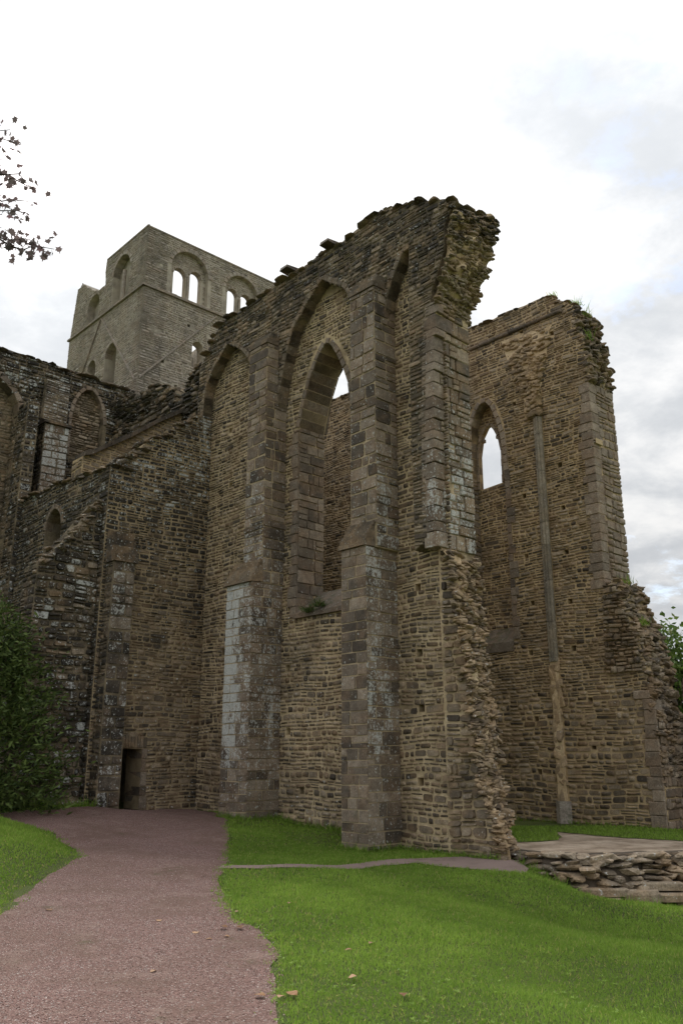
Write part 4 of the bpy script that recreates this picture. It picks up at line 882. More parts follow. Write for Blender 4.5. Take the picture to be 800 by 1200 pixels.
# coping wall behind the gable, carrying the old roof line
rk = Frame('a', 20.6)
rkp = [(9.56, 6), (12.65, 6), (12.65, 11.62), (11.75, 11.0), (10.84, 10.27), (9.75, 9.5), (9.56, 9.44)]
mb = MB(); core(mb, rk, rkp, .6); rw = mb.build('raking_wall', M['mortar_far'], CH, RC)
S = Stones(); S.lay(rk, rkp, [], (.07, .14), (.14, .36), val=lambda u, z: (rnd(.4, 1), .02, .08, .08), jit=.12); S.emit(rw, M['rubble'], RC, 'raking_stone', 'small_raking_stone', most=120)
for (q0, q1) in zip(rkp[2:-1], rkp[3:]):
    k = max(1, int(math.dist(q0, q1)/.45))
    for i in range(k):
        t0, t1 = i/k, (i+1)/k; a0_ = (q0[0]+(q1[0]-q0[0])*t0, q0[1]+(q1[1]-q0[1])*t0); a1_ = (q0[0]+(q1[0]-q0[0])*t1, q0[1]+(q1[1]-q0[1])*t1)
        P = [rk.P(a0_[0], a0_[1], .14), rk.P(a1_[0]+.01, a1_[1], .14), rk.P(a1_[0]+.01, a1_[1], -.5), rk.P(a0_[0], a0_[1], -.5)]; P += [x+np.array([0, 0, .13]) for x in P]
        m2 = MB(); m2.add(*hexa(P), sv=(rnd(0, .3), .5, .12, .32)); m2.build('coping_stone', M['ashlar'], rw, RC)
# side wall running back to the transept with a narrow arched opening
sw = [(AC+.003, -.2), (24.9, -.2), (24.9, 9.05)]+jitter_line([(24.9, 9.05), (22, 9.0), (AC+.003, 8.74)], .25, .03, 14)[1:]
swin = lancet(21.45, 22.45, 3.0, 7.7, .55)
mb = MB(); core(mb, cs_, sw, .7, recess=[(swin, .6)]); sb_ = mb.build('side_wall', M['mortar_dark'], CH, RC)
S = Stones(); S.lay(cs_, sw, [swin], (.08, .17), (.14, .38), val=lambda u, z: (random.random()*.8, .70+rnd(-.15, .12), .46+rnd(-.2, .15), .12+(.2 if z > 8.4 else 0)), split=.25, jit=.15); S.emit(sb_, M['rubble'], RC, 'side_stone', 'small_side_stone')
voussoirs(sb_, M['ashlar'], RC, cs_, swin[1:-1], .14, .03, .5, 'arch_stone', val=lambda u, z: (.5, .25, .2, .2), outward=(21.95, 7), step=.25)
caps(CH, M['rubble'], RC, cs_, sw[3:], .6, (.2, .22, .05), 'capping_stone', lambda u, z: (rnd(0, .5), .45, .3, .35), step=.24, tilt=.06, lift=-.045, most=60)
caps(CH, M['rubble'], RC, cf, face[3:], .6, (.16, .22, .05), 'capping_stone', lambda u, z: (rnd(0, .5), .45, .4, .3), step=.2, tilt=.1, lift=-.06, most=60)
# quoin buttress on the gable
b0, b1, n0 = 9.85, 10.22, .38
mb = MB(); mb.add(*abox(AC-n0, AC, 9.62, 10.20, -.3, 6.3)); qb = mb.build('corner_buttress', M['mortar_dark'], CH, RC)
S = Stones(); S.lay(Frame('a', AC-n0), [(9.62, -.2), (10.2, -.2), (10.2, 6.25), (9.62, 6.25)], [], (.2, .36), (.2, .42), joint=.02, proud=(.012, .03), chop=.16, jit=.07, split=.12, wav=.005, val=lambda u, z: (rnd(.1, .8), .54+rnd(-.14, .14), .48+rnd(-.15, .15), .10)); S.emit(qb, M['ashlar'], RC, 'quoin_stone', 'small_quoin_stone')
for k in range(4):
    P = [W3(AC-n0-.08+k*.1, 9.58, 6.22+k*.2), W3(AC-n0-.08+k*.1, 10.24, 6.22+k*.2), W3(AC+.05, 10.24, 6.22+k*.2), W3(AC+.05, 9.58, 6.22+k*.2)]; P += [x+np.array([0, 0, .2]) for x in P]
    m2 = MB(); m2.add(*hexa(P), sv=(rnd(0, .4), .45, .35, .3)); m2.build('offset_slab', M['rubble'], qb, RC)
# raking buttress leaning on the corner
rb = [(8.0, -.2), (BC+.05, -.2), (BC+.05, 7.9), (BC-.05, 7.85), (8.9, 7.0), (8.2, 6.15), (8.02, 6.0), (8.0, 4)]
rbf = Frame('a', AC+.25)
mb = MB(); core(mb, rbf, rb, .75); rbb = mb.build('raking_buttress', M['mortar_dark'], CH, RC)
S = Stones(); S.lay(rbf, rb, [], (.09, .22), (.14, .38), val=lambda u, z: (random.random()*.9, .58+rnd(-.15, .15)+(.1 if z > 6 else 0), .44+rnd(-.2, .2), .10), split=.2, jit=.18, chop=.4, proud=(.02, .07)); S.emit(rbb, M['rubble'], RC, 'buttress_stone', 'small_buttress_stone')
caps(rbb, M['rubble'], RC, rbf, rb[2:7], .7, (.13, .22, .05), 'weathering_stone', lambda u, z: (rnd(.1, .6), .4, .45, .3), step=.13, tilt=.14, lift=-.06, most=80)
print('left buildings', round(time.time()-T0, 1))

def side_face(parent, b, a0, a1, z0, z1, crust, lich, name, root):
    S = Stones(); S.lay(Frame('b', b), [(a0, z0), (a1, z0), (a1, z1), (a0, z1)], [], (.10, .24), (.14, .36), val=lambda u, z: (random.random()*.8, crust+rnd(-.12, .12), lich+rnd(-.15, .15), .12), jit=.14)
    S.emit(parent, M['rubble'], root, name, 'small_'+name, most=80)
side_face(rbb, 8.0, AC+.27, AC+.98, .2, 5.9, .5, .35, 'flank_stone', RC)
side_face(qb, 9.62, AC-.37, AC, .2, 6.2, .55, .35, 'flank_stone', RC)
side_face(rw, 9.56, 20.61, 21.2, 6, 9.4, .2, .2, 'flank_stone', RC)
side_face(pl, 10.05, AX-.44, AX, 5, 11.7, .6, .3, 'flank_stone', RX)
side_face(wb, 9.36, AX-.69, AX, 4, 12.2, .55, .4, 'flank_stone', RX)
side_face(TX, 9.36, AX+.02, AX+.4, 3, 11.9, .45, .3, 'niche_side_stone', RX)
# ------------------------------------------------------------------ foundation edge of the raised floor
RF = np.array([4.5, 15.0, -.6]); FD = thing('foundation_wall', 'low crumbling rubble foundation edging the raised sandy floor', 'ruined wall', tuple(RF))
def along(poly, step):
    for p, q in zip(poly[:-1], poly[1:]):
        L_ = math.dist(p, q); k = max(1, int(L_/step))
        for i in range(k):
            t_ = (i+rnd(0, 1))/k; d = ((q[0]-p[0])/L_, (q[1]-p[1])/L_); yield p[0]+(q[0]-p[0])*t_, p[1]+(q[1]-p[1])*t_, d
EDGE2 = EDGE[1:]
mb = MB(); pts = jitter_line(EDGE2, .25, .03, 1); n = len(pts); rowsz = [(-1.1, .30), (-.6, .26), (-.3, .14), (-.02, .05), (.105, -.05), (.10, -.35)]
V = []
for (x, y) in pts:
    for (zz_, off) in rowsz: V.append((x-.2*off+.05*n1(x*5, zz_*7, y*5), y-off+.05*n1(x*7, zz_*9, 2), zz_))
k = len(rowsz); mb.add(V, [(i*k+j, (i+1)*k+j, (i+1)*k+j+1, i*k+j+1) for i in range(n-1) for j in range(k-1)]); mb.build('rubble_bank', M['earth'], FD, RF)
items = []
for lvl, (zc_, off) in enumerate(((.06, 0), (-.02, .05), (-.10, .08), (-.18, .11), (-.26, .15), (-.34, .20), (-.42, .24), (-.50, .29), (-.58, .33))):
    for x, y, d in along(EDGE2, .2):
        if x > 8: continue
        zt = float(terrain(x, y-off))
        if zc_ < zt-.05: continue
        ux = np.array([d[0], d[1], 0]); uy = np.array([-d[1], d[0], 0]); s = rnd(.7, 1.5)
        items.append(((x-.2*off, y-off+rnd(-.05, .05), zc_+rnd(-.03, .03)), (.155*s*rnd(.6, 1.2), .16*rnd(.8, 1.25), .048*rnd(.7, 1.35)), axes_rand(ux, uy, dZ, .09), (rnd(.15, 1), .14+rnd(-.1, .25), .25, .12+rnd(-.05, .25))))
for k_ in range(46):                              # paving-like stones along the lip
    pass
rocks(FD, M['rubble'], RF, items, 'foundation_stone', 'small_foundation_stone')
def slab(cx, cy, cz, lx, ly, lz, rz, name='stone_slab'):
    V = []; 
    n_ = 9
    for zz_, ins in ((-1, 0), (.55, 0), (1, .1)):
        for k in range(n_):
            an = 2*math.pi*k/n_; r = 1/max(abs(math.cos(an)), abs(math.sin(an)))**.85*(1-ins)*rs[k]
            V.append((lx*r*math.cos(an), ly*r*math.sin(an), lz*zz_))
    R = np.array(Matrix.Rotation(rz, 3, 'Z') @ Matrix.Rotation(rnd(-.05, .05), 3, 'X')); V = np.array(V)@R.T
    F = [(i+n_*l, (i+1) % n_+n_*l, (i+1) % n_+n_*(l+1), i+n_*(l+1)) for l in (0, 1) for i in range(n_)]+[tuple(range(2*n_, 3*n_))]
    return link(name, mesh(name, V, F, np.repeat(np.array([(rnd(.5, 1), .15, .2, .2)]), 3*n_, 0)), FD, M['rubble'], (cx-RF[0], cy-RF[1], cz-RF[2]))
for q in [(3.95, 14.55, -.56, .42, .22, .07, .1), (4.15, 14.75, -.42, .4, .2, .06, .05), (4.75, 14.75, -.52, .3, .24, .13, .2), (5.35, 14.85, -.5, .4, .2, .06, .1), (5.8, 14.8, -.58, .45, .22, .06, 0), (5.1, 14.95, -.36, .42, .2, .06, -.1), (3.35, 14.95, -.36, .16, .25, .04, .5), (3.2, 15.15, -.2, .14, .22, .04, .5), (6.3, 15.0, -.5, .4, .2, .08, .1)]:
    rs = [rnd(.88, 1.12) for _ in range(9)]; slab(*q)

# ------------------------------------------------------------------ plants
def leaf_mat(name, c0, c1, c2, trans=.25):
    m, t, p = new_mat(name); g = G(t)
    at = nd(t, 'ShaderNodeAttribute'); at.attribute_name = 'sv'; s = nd(t, 'ShaderNodeSeparateColor'); g.lk(at.outputs['Color'], s.inputs[0])
    c = g.mix(s.outputs[0], c0, c1); c = g.mix(g.ss(s.outputs[1], .8, .95), c, c2)
    g.set(p.inputs['Base Color'], c); p.inputs['Roughness'].default_value = .6
    tr_ = nd(t, 'ShaderNodeBsdfTranslucent'); g.lk(c, tr_.inputs[0]); mxs = nd(t, 'ShaderNodeMixShader'); mxs.inputs[0].default_value = trans
    g.lk(p.outputs[0], mxs.inputs[1]); g.lk(tr_.outputs[0], mxs.inputs[2]); out = [n for n in t.nodes if n.type == 'OUTPUT_MATERIAL'][0]; g.lk(mxs.outputs[0], out.inputs[0])
    return m
M['grass'] = leaf_mat('grass_blade', (.135, .250, .030), (.37, .53, .090), (.52, .47, .17), .45)
M['yew'] = leaf_mat('evergreen', (.036, .064, .018), (.165, .225, .055), (.21, .16, .075), .25)
M['maple'] = leaf_mat('maple_leaf', (.095, .085, .078), (.19, .145, .145), (.21, .13, .14), .4)
M['oak'] = leaf_mat('oak_leaf', (.050, .095, .022), (.140, .21, .05), (.20, .21, .07), .3)
M['dry'] = leaf_mat('dry_leaf', (.16, .075, .030), (.34, .19, .09), (.10, .045, .02), .1)
m, t, p = new_mat('bark'); g = G(t); g.set(p.inputs['Base Color'], g.mix(g.noise(12, 5, .7), (.045, .036, .028), (.13, .11, .09))); p.inputs['Roughness'].default_value = .9; g.bump(g.noise(25, 5, .7), .8, .03, p); M['bark'] = m

def quads(P, D, N_, L, Wd, sv, bend=0.0):
    """many small leaf blades: base points, directions, side vectors"""
    n = len(P); D = D/np.linalg.norm(D, axis=1)[:, None]; S_ = np.cross(D, N_); S_ /= np.maximum(np.linalg.norm(S_, axis=1), 1e-6)[:, None]
    L = L[:, None]; Wd = Wd[:, None]
    v0 = P; v1 = P+D*L*.45+S_*Wd; v2 = P+D*L+N_*L*bend; v3 = P+D*L*.45-S_*Wd
    V = np.stack([v0, v1, v2, v3], 1).reshape(-1, 3); F = np.arange(n*4).reshape(-1, 4)
    return V, F, np.repeat(sv, 4, 0)
def limb(mb, pts, rad, seg=7):
    V = []; 
    for i, p in enumerate(pts):
        d = np.asarray(pts[min(i+1, len(pts)-1)])-np.asarray(pts[max(i-1, 0)]); d = d/np.linalg.norm(d)
        e = np.cross(d, (.3, .9, .1)); e /= np.linalg.norm(e); f_ = np.cross(d, e)
        for k in range(seg): V.append(np.asarray(p)+rad[i]*(e*math.cos(2*math.pi*k/seg)+f_*math.sin(2*math.pi*k/seg)))
    mb.add(V, [(i*seg+k, i*seg+(k+1) % seg, (i+1)*seg+(k+1) % seg, (i+1)*seg+k) for i in range(len(pts)-1) for k in range(seg)])
def wiggle(p, q, n, amp):
    p, q = np.asarray(p, float), np.asarray(q, float); return [p+(q-p)*i/n+(rng.normal(size=3)*amp if 0 < i < n else 0) for i in range(n+1)]
# dark evergreen shrub on the left
bc = np.array([-8.3, 19.0, .8]); YW = thing('evergreen_shrub', 'dense dark evergreen shrub at the left edge before the chapel', 'shrub', tuple(bc))
mb = MB(); tips = []
for k in range(6): limb(mb, wiggle(bc+rng.normal(size=3)*[.2, .2, 0], bc+np.array([rnd(-1, 1), rnd(-1, 1), rnd(2.0, 3.6)]), 5, .08), np.linspace(.09, .02, 6))
mb.build('trunk', M['bark'], YW, bc)
PP, DD = [], []
for k in range(380):                               # drooping sprays carried at the ends of twigs
    th = rnd(0, 2*math.pi); zz_ = rnd(.0, 1.0); rad = (1.8*math.sqrt(max(.05, 1-zz_**2.2))+.15)*rnd(.62, 1.12)
    c = bc+np.array([math.cos(th)*rad, math.sin(th)*rad*.9, -.35+4.3*zz_+rnd(-.2, .2)])
    out = np.array([math.cos(th), math.sin(th), rnd(-.2, .7)])
    m_ = 70; q = c+rng.normal(size=(m_, 3))*np.array([.24, .24, .17])+out*rng.uniform(-.35, .25, (m_, 1)); PP.append(q); DD.append(out+rng.normal(size=(m_, 3))*.6)
PP = np.concatenate(PP); DD = np.concatenate(DD); n = len(PP)
svv = np.column_stack([np.clip(rng.normal(.42, .25, n), 0, 1), rng.uniform(0, .86, n)**1, np.zeros(n), np.ones(n)])
V, F, A = quads(PP, DD, rng.normal(size=(n, 3)), rng.uniform(.09, .2, n), rng.uniform(.014, .032, n), svv, .15)
link('foliage', mesh('foliage', V-bc, F, A), YW, M['yew'])

def maple_leaf(P, D, Nn, size, A):
    """five-lobed leaves, one fan of triangles each"""
    pr = [(0, 0), (.18, .02), (.50, -.12), (.42, .18), (.78, .38), (.45, .46), (.40, .62), (.12, .66), (0, 1.05), (-.12, .66), (-.40, .62), (-.45, .46), (-.78, .38), (-.42, .18), (-.50, -.12), (-.18, .02)]
    V, F, AA = [], [], []
    for i in range(len(P)):
        d = D[i]/np.linalg.norm(D[i]); s = np.cross(d, Nn[i]); s /= np.linalg.norm(s); nn_ = np.cross(s, d); b = len(V)
        V.append(P[i]+d*size[i]*.4); 
        for x, y in pr: V.append(P[i]+size[i]*(s*x*.75+d*y+nn_*(abs(x)*-.18)))
        F += [(b, b+1+k, b+1+(k+1) % 16) for k in range(16)]; AA += [A[i]]*17
    return np.array(V), F, np.array(AA)
# maple overhead: trunk stands left of the picture, twigs reach in
mc = np.array([-8.6, 6.0, float(terrain(-8.6, 6.0))]); MP = thing('maple_tree', 'overhanging maple tree whose leafy twigs hang into the upper left sky', 'tree', tuple(mc))
mb = MB(); tp = wiggle(mc-np.array([0, 0, .3]), mc+np.array([.3, .6, 10.5]), 8, .1); limb(mb, tp, np.linspace(.32, .07, 9), 10); mb.build('trunk', M['bark'], MP, mc)
mb = MB(); P_, D_2, S_2 = [], [], []
def twig(p, q, leaves, spread, size=(.055, .105)):
    pts = wiggle(p, q, 6, .06); limb(mb, pts, np.linspace(.018, .004, 7), 5)
    for k in range(leaves):
        t_ = rnd(.25, 1.0)*6; i = min(int(t_), 5); c = pts[i]+(pts[i+1]-pts[i])*(t_-i)+rng.normal(size=3)*spread
        P_.append(c); D_2.append(np.array([rnd(-.5, .8), rnd(-.5, .5), rnd(-1.0, .1)])); S_2.append(rnd(*size))
def px(x, y, d):                                   # point at distance d along a bearing seen from the lawn
    r = np.array([(x-400)/1000, CP-(600-y)/1000*SP, SP+(600-y)/1000*CP]); return np.array([0, 0, 1.6])+r*d
hub = np.array([-6.0, 8.4, 7.9])
for (x, y, lv, s) in ((18, 152, 40, .12), (26, 168, 30, .08), (12, 188, 40, .12), (8, 210, 34, .10), (42, 219, 44, .07), (52, 221, 14, .05), (38, 250, 42, .07), (40, 236, 16, .07), (30, 280, 26, .07), (70, 292, 60, .08), (52, 286, 34, .08), (6, 238, 40, .12), (4, 258, 36, .10), (3, 300, 18, .08), (2, 325, 16, .06), (-30, 190, 60, .3), (-40, 260, 60, .3)):
    q = px(x-6, y, rnd(9.6, 10.6)); twig(q+np.array([-1.1, rnd(-.2, .3), rnd(.1, .5)]), q, lv, s)
for k in range(5): limb(mb, wiggle(tp[4+k % 4], hub+np.array([-.8, rnd(-.5, .5), rnd(-1.2, 1.2)]), 6, .15), np.linspace(.07, .015, 7), 6)
for k in range(60):
    th = rnd(0, 6.28); c = np.array([-10.0+1.9*math.cos(th)*rnd(.3, 1), 6.5+2.4*math.sin(th)*rnd(.3, 1), rnd(6.5, 12.5)]); twig(tp[5+k % 4], c, 26, .3, (.07, .12))
mb.build('limbs', M['bark'], MP, mc)
n = len(P_); sv_ = np.column_stack([rng.random(n), rng.random(n)*.95, np.zeros(n), np.ones(n)])
V, F, A = maple_leaf(np.array(P_), np.array(D_2), rng.normal(size=(n, 3)), np.array(S_2), sv_)
link('leaves', mesh('leaves', V-mc, F, A), MP, M['maple'])
# broadleaf trees beyond the stub on the right
def tree(x, y, h, r, nleaf, name, label):
    c0 = np.array([x, y, -.6]); T_ = thing(name, label, 'tree', tuple(c0), 'trees beyond the ruined stub')
    mb = MB(); limb(mb, wiggle(c0, c0+np.array([rnd(-.3, .3), 0, h*.8]), 6, .08), np.linspace(.22, .05, 7), 9); mb.build('trunk', M['bark'], T_, c0)
    mb = MB(); cl = []
    for k in range(46):
        d = rng.normal(size=3); d /= np.linalg.norm(d); q = c0+np.array([0, 0, h*.66])+d*np.array([r, r, h*.36])*rnd(.5, 1.0)
        limb(mb, wiggle(c0+np.array([0, 0, h*rnd(.35, .7)]), q, 4, .1), np.linspace(.05, .01, 5), 5); cl.append(q)
    mb.build('limbs', M['bark'], T_, c0)
    P = np.concatenate([q+rng.normal(size=(nleaf//46, 3))*np.array([.34, .34, .26]) for q in cl]); n = len(P)
    V, F, A = quads(P, rng.normal(size=(n, 3))+[0, 0, -.3], rng.normal(size=(n, 3)), rng.uniform(.14, .26, n), rng.uniform(.045, .085, n), np.column_stack([rng.random(n), rng.random(n)*.9, np.zeros(n), np.ones(n)]), .1)
    link('crown', mesh('crown', V-c0, F, A), T_, M['oak'])
tree(11.25, 30, 6.6, 1.15, 5000, 'broadleaf_tree', 'green broadleaf tree just behind the crumbling stub, the taller of two')
tree(13.6, 32, 6.1, 1.7, 5000, 'broadleaf_tree', 'lower broadleaf tree at the right edge beyond the stub')

# grass
def pip(X, Y, poly): return seg_dist(X, Y, poly)
def blades(n, x0, x1, y0, y1, hgt, wid, dens_noise=True):
    X = rng.uniform(x0, x1, n); Y = rng.uniform(y0, y1, n)
    d1 = pip(X, Y, PATH); d2 = pip(X, Y, SIDE); d3 = pip(X, Y, fp)
    edge = rng.normal(0, .05, n)+.07*np.sin(X*7+3*np.sin(Y*5))*np.sin(Y*9)
    dm = pip(X, Y, MOUND)
    ok = ((d1 < edge) | (dm > edge+.02)) & (d2 < edge+.02) & (d3 < -.03)
    ra, rb_ = X*dA[0]+Y*dA[1], X*dB[0]+Y*dB[1]
    ok &= ~((ra > 18.85) & (rb_ > 7.7)) & ~((ra > 9.5) & (rb_ > 12.4)) & ~((rb_ > 11.6) & (((ra > 11.85) & (ra < 12.6)) | ((ra > 15.58) & (ra < 16.6))))
    fx = X/np.maximum(Y, .1); ok &= (np.abs(fx) < .55)
    X, Y = X[ok], Y[ok]; n = len(X)
    P = np.column_stack([X, Y, terrain(X, Y)-.005]); lean = rng.normal(size=(n, 3))*.45; lean[:, 2] = 1
    pat = np.clip(.5+.28*np.sin(X*1.9+1.3*np.sin(Y*1.1))*np.sin(Y*1.6+X*.7)+.22*np.sin(X*5.3+2*np.sin(Y*3.7))*np.sin(Y*6.1-X*2.2)+.18*np.sin(X*.6-Y*.5), 0, 1)
    h = rng.uniform(.55, 1.2, n)*hgt*(.7+.5*pat); sv = np.column_stack([np.clip(.02+.85*pat**1.3*rng.random(n)**.7+.22*rng.random(n), 0, 1), np.clip(rng.random(n)*.90+.05*(1-pat), 0, 1), np.zeros(n), np.ones(n)])
    return quads(P, lean, rng.normal(size=(n, 3)), h, np.full(n, wid), sv, .25)
def fringe(line, n, h):
    line = [np.array(q) for q in line]; P = []
    for p, q in zip(line[:-1], line[1:]):
        k = int(n*np.linalg.norm(q-p)); t_ = rng.random(k)[:, None]; P.append(p+(q-p)*t_+rng.normal(size=(k, 2))*.035)
    P = np.concatenate(P); n = len(P); lean = rng.normal(size=(n, 3))*.5; lean[:, 2] = 1
    zz_ = np.where(seg_dist(P[:, 0], P[:, 1], fp) > 0, FLOOR_Z, terrain(P[:, 0], P[:, 1]))
    return quads(np.column_stack([P, zz_-.01]), lean, rng.normal(size=(n, 3)), rng.uniform(.4, 1.3, n)*h, np.full(n, .006), np.column_stack([rng.random(n)*.5, rng.random(n)*.9, np.zeros(n), np.ones(n)]), .3)
parts = [fringe([AB(15.5, 12.4), AB(12.65, 12.4)], 300, .14), fringe([AB(12.6, 11.5), AB(11.83, 11.5), AB(11.8, 12.35), AB(10.4, 12.32), AB(9.5, 12.32)], 260, .12), fringe([AB(16.6, 11.55), AB(15.55, 11.52), AB(15.5, 12.3)], 260, .13),
         fringe([AB(18.45, 9.65), AB(18.6, 8.0), AB(18.6, 7.2)], 200, .2), fringe([(2.9, 15.6), (3.2, 15.0), (3.7, 14.55)], 200, .12), fringe([(3.7, 14.45), (4.6, 14.35), (6.2, 14.5)], 160, .12), fringe([AB(20, 18.93), AB(12.8, 18.93), AB(10, 18.93)], 120, .12)]
parts += [blades(110000, -1.2, 4.9, 4.6, 8.6, .040, .0032), blades(100000, -2, 6.8, 8.6, 12, .045, .0045), blades(90000, -2.4, 8.5, 12, 17, .05, .006), blades(60000, -3.2, 3.5, 14, 22, .05, .007), blades(60000, -7, -3.2, 8, 18, .05, .006), blades(40000, -11, -4.2, 14, 22, .055, .008)]
V = np.concatenate([q[0] for q in parts]); A = np.concatenate([q[2] for q in parts]); F = np.arange(len(V)).reshape(-1, 4)
o = link('grass', mesh('grass', V, F, A), None, M['grass']); o['kind'] = 'stuff'
n = 30000; X = rng.uniform(2, 9, n); Y = rng.uniform(15.5, 21, n); ok = pip(X, Y, GR2) > 0; X, Y = X[ok], Y[ok]; n = len(X)
V, F, A = quads(np.column_stack([X, Y, np.full(n, FLOOR_Z+.003)]), np.column_stack([rng.normal(size=(n, 2))*.4, np.ones(n)]), rng.normal(size=(n, 3)), rng.uniform(.03, .07, n), np.full(n, .006), np.column_stack([rng.random(n)*.8, rng.random(n)*.85, np.zeros(n), np.ones(n)]), .2)
o = link('choir_grass', mesh('choir_grass', V, F, A), None, M['grass']); o['kind'] = 'stuff'
# clover and broad weeds scattered in the turf
P, Dn = [], []
for k in range(620):
    x, y = rnd(-.9, 3.2), rnd(5.2, 10.5) if random.random() < .7 else rnd(10, 13)
    if seg_dist(np.array([x]), np.array([y]), PATH)[0] > .05: continue
    z = float(terrain(x, y))
    for j in range(random.randint(3, 8)): an = rnd(0, 6.28); P.append((x+.01*math.cos(an), y+.01*math.sin(an), z+.015)); Dn.append((math.cos(an), math.sin(an), rnd(.3, .9)))
for k in range(130):
    i = rng.integers(1, 11); q0, q1 = PATH[i], PATH[i+1]; t_ = rnd(0, 1); x, y = q0[0]+(q1[0]-q0[0])*t_+rnd(-.1, .12), q0[1]+(q1[1]-q0[1])*t_; z = float(terrain(x, y))
    for j in range(random.randint(3, 7)): an = rnd(0, 6.28); P.append((x+.01*math.cos(an), y+.01*math.sin(an), z+.015)); Dn.append((math.cos(an), math.sin(an), rnd(.3, 1.1)))
P = np.array(P); n = len(P)
V, F, A = quads(P, np.array(Dn), np.tile([0., 0, 1], (n, 1)), rng.uniform(.014, .032, n), rng.uniform(.004, .008, n), np.column_stack([rng.uniform(.1, .8, n), rng.random(n)*.8, np.zeros(n), np.ones(n)]), -.1)
o = link('lawn_weeds', mesh('lawn_weeds', V, F, A), None, M['grass']); o['kind'] = 'stuff'
# loose gravel on the path
n = 26000; X = rng.uniform(-5, 0, n); Y = 4.8+(rng.random(n)**1.6)*9; ok = pip(X, Y, PATH) > -.06; ok &= seg_dist(X, Y, MOUND) < -.02; X, Y = X[ok], Y[ok]; n = len(X)
oct_v = np.array([(1, 0, 0), (-1, 0, 0), (0, 1, 0), (0, -1, 0), (0, 0, 1), (0, 0, -1.)]); oct_f = np.array([(0, 2, 4), (2, 1, 4), (1, 3, 4), (3, 0, 4), (2, 0, 5), (1, 2, 5), (3, 1, 5), (0, 3, 5)])
sz = rng.uniform(.003, .0078, (n, 1, 1))*np.array([1, .8, .6]); rot = rng.uniform(0, 6.28, n); Vv = oct_v[None]*sz+rng.normal(size=(n, 6, 3))*.0012
cr, sr = np.cos(rot)[:, None], np.sin(rot)[:, None]; Vv = np.stack([Vv[..., 0]*cr-Vv[..., 1]*sr, Vv[..., 0]*sr+Vv[..., 1]*cr, Vv[..., 2]], -1)
Vv += np.stack([X, Y, terrain(X, Y)+.014], -1)[:, None]
A = np.repeat(np.column_stack([rng.random(n), rng.random(n), np.zeros(n), np.ones(n)]), 6, 0)
M['chip'] = leaf_mat('gravel_chip', (.14, .075, .060), (.42, .28, .235), (.58, .50, .46), 0.0)
o = link('loose_gravel', mesh('loose_gravel', Vv.reshape(-1, 3), (oct_f[None]+(np.arange(n)*6)[:, None, None]).reshape(-1, 3), A), None, M['chip']); o['kind'] = 'stuff'

# fallen leaves
def dead_leaf(x, y, size, label, onpath):
    nn_ = 7; V = [(0, 0, 0)]
    curl = rnd(.2, .6)
    for i in range(nn_+1):
        s = i/nn_-.5; wv = .42*math.cos(s*math.pi)*rnd(.85, 1.1)
        V += [(s, wv, curl*wv*.7+.05*math.sin(s*7)), (s, -wv, curl*wv*.6+.04*math.cos(s*6))]
    F = [(1+2*i, 3+2*i, 4+2*i, 2+2*i) for i in range(nn_)]
    V = np.array(V[0:])*size; rz = rnd(0, 6.28); V = V@np.array(Matrix.Rotation(rz, 3, 'Z')).T
    z = float(terrain(x, y))+(.016 if onpath else .032)
    o = link('fallen_leaf', mesh('fallen_leaf', V, F, np.repeat(np.array([(rnd(0, 1), rnd(0, .9), 0, 1)]), len(V), 0)), None, M['dry'], (x, y, z))
    tag(o, label, 'leaf', 'fallen leaves on path and lawn')
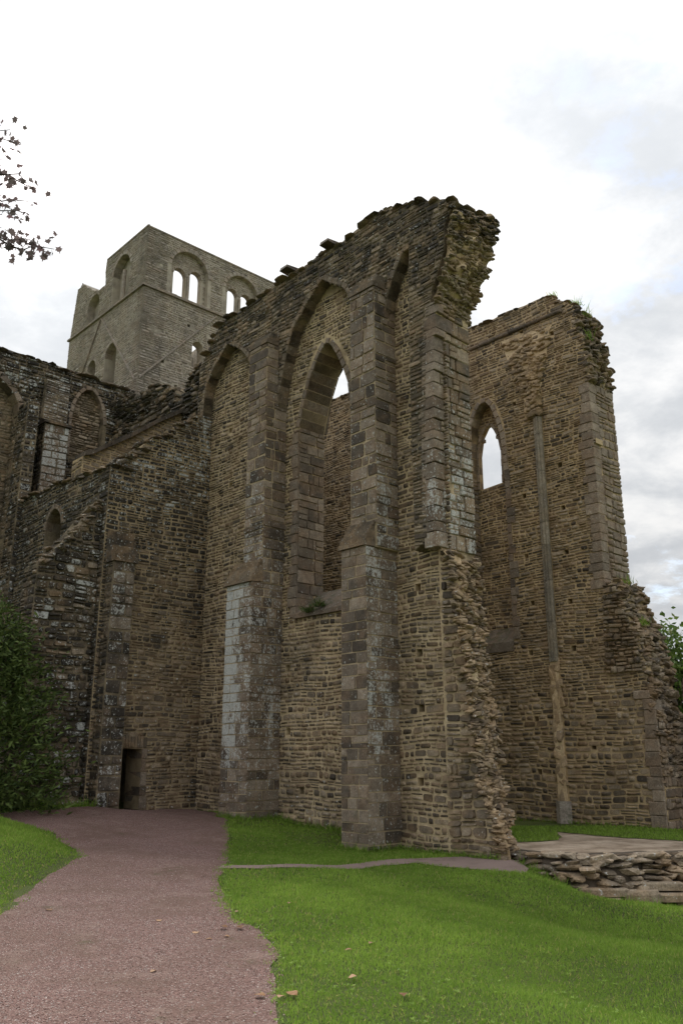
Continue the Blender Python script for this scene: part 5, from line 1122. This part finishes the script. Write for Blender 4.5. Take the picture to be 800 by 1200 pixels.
for x, y, sz_, onp, lab in [
    (-1.81, 9.27, .075, True, 'dark brown leaf lying alone in the middle of the pink path'),
    (-1.37, 8.82, .085, True, 'pale tan leaf on the pink gravel, left of the leaf cluster'),
    (-1.13, 8.99, .085, False, 'curled brown leaf at the tip of the lawn corner, left one of a pair'),
    (-.98, 9.0, .095, False, 'curled brown leaf on the lawn corner, right one of a pair'),
    (-1.06, 8.69, .06, True, 'small reddish leaf on the gravel just below the lawn corner'),
    (-1.21, 8.57, .06, True, 'small brown leaf on the gravel near the pale tan leaf'),
    (-1.46, 7.36, .06, True, 'small dark leaf on the gravel in the near part of the path'),
    (-1.07, 9.57, .06, False, 'small brown leaf in the grass above the lawn corner'),
    (-.56, 10.06, .06, False, 'small dark leaf on the lawn below the thin grey side path'),
    (.27, 8.45, .07, False, 'brown leaf in the middle of the near lawn, farthest right but one'),
    (.06, 8.15, .07, False, 'flat brown leaf in the near lawn beside the worn pale turf'),
    (.09, 7.15, .085, False, 'large brown leaf on the near lawn close to the picture bottom'),
    (.43, 6.67, .075, False, 'reddish leaf in the grass, farthest right along the bottom edge'),
    (-.57, 6.67, .085, False, 'brown leaf where gravel meets lawn at the bottom edge, left of three'),
    (-.42, 6.64, .07, False, 'brown leaf at the bottom edge of the lawn, middle of three'),
    (-.35, 6.71, .11, False, 'large tan leaf at the bottom edge of the lawn, right of three'),
    (-3.0, 9.55, .09, True, 'dark leaf on the gravel at the foot of the grassy mound')]:
    dead_leaf(x, y, sz_, lab, onp)
# tufts on the ruins
def tuft(c, n_, h, name, label, mat='grass', droop=0.0):
    c = np.asarray(c); P = c+rng.normal(size=(n_, 3))*np.array([.07, .07, .015]); D = rng.normal(size=(n_, 3))*.55; D[:, 2] = 1-droop
    V, F, A = quads(P, D, rng.normal(size=(n_, 3)), rng.uniform(.5, 1.2, n_)*h, np.full(n_, .010), np.column_stack([rng.random(n_)*.6, rng.random(n_), np.zeros(n_), np.ones(n_)]), .3)
    tag(link(name, mesh(name, V-c, F, A), None, M[mat], tuple(c)), label, 'plant', 'plants growing on the ruins')
for u, z, k, h, lab in [(11.9, 14.36, 30, .2, 'short grass tuft on the peak of the far wall'), (11.3, 13.85, 45, .26, 'grass tuft on the ragged slope just right of the far wall peak'),
        (11.1, 13.4, 40, .3, 'leaning grass tuft on the upper torn step of the far wall'), (10.95, 12.6, 40, .28, 'grass tuft on the lower torn step, above the straight edge'),
        (10.55, 5.75, 40, .28, 'grass tuft on top of the crumbling stub'), (10.25, 4.7, 50, .26, 'grass tuft halfway down the slope of the stub')]:
    tuft(W3(u, 19.2+rnd(0, .4), z), k, h, 'grass_tuft', lab)
c = W3(14.5, 12.42, 4.78); tuft(c, 160, .22, 'sill_plant', 'dark clump of plants on the sloping sill of the near window', 'yew', .5)
c = W3(14.15, 12.40, 4.86); tuft(c, 110, .2, 'sill_plant', 'smaller dark clump on the same sill, nearer the tall buttress', 'yew', .5)
print('script', round(time.time()-T0, 1), 'objects', len(bpy.data.objects), 'tris', sum(sum(len(pp.vertices)-2 for pp in me.polygons) if len(me.polygons) < 1000 else len(me.loops)-2*len(me.polygons) for me in bpy.data.meshes))
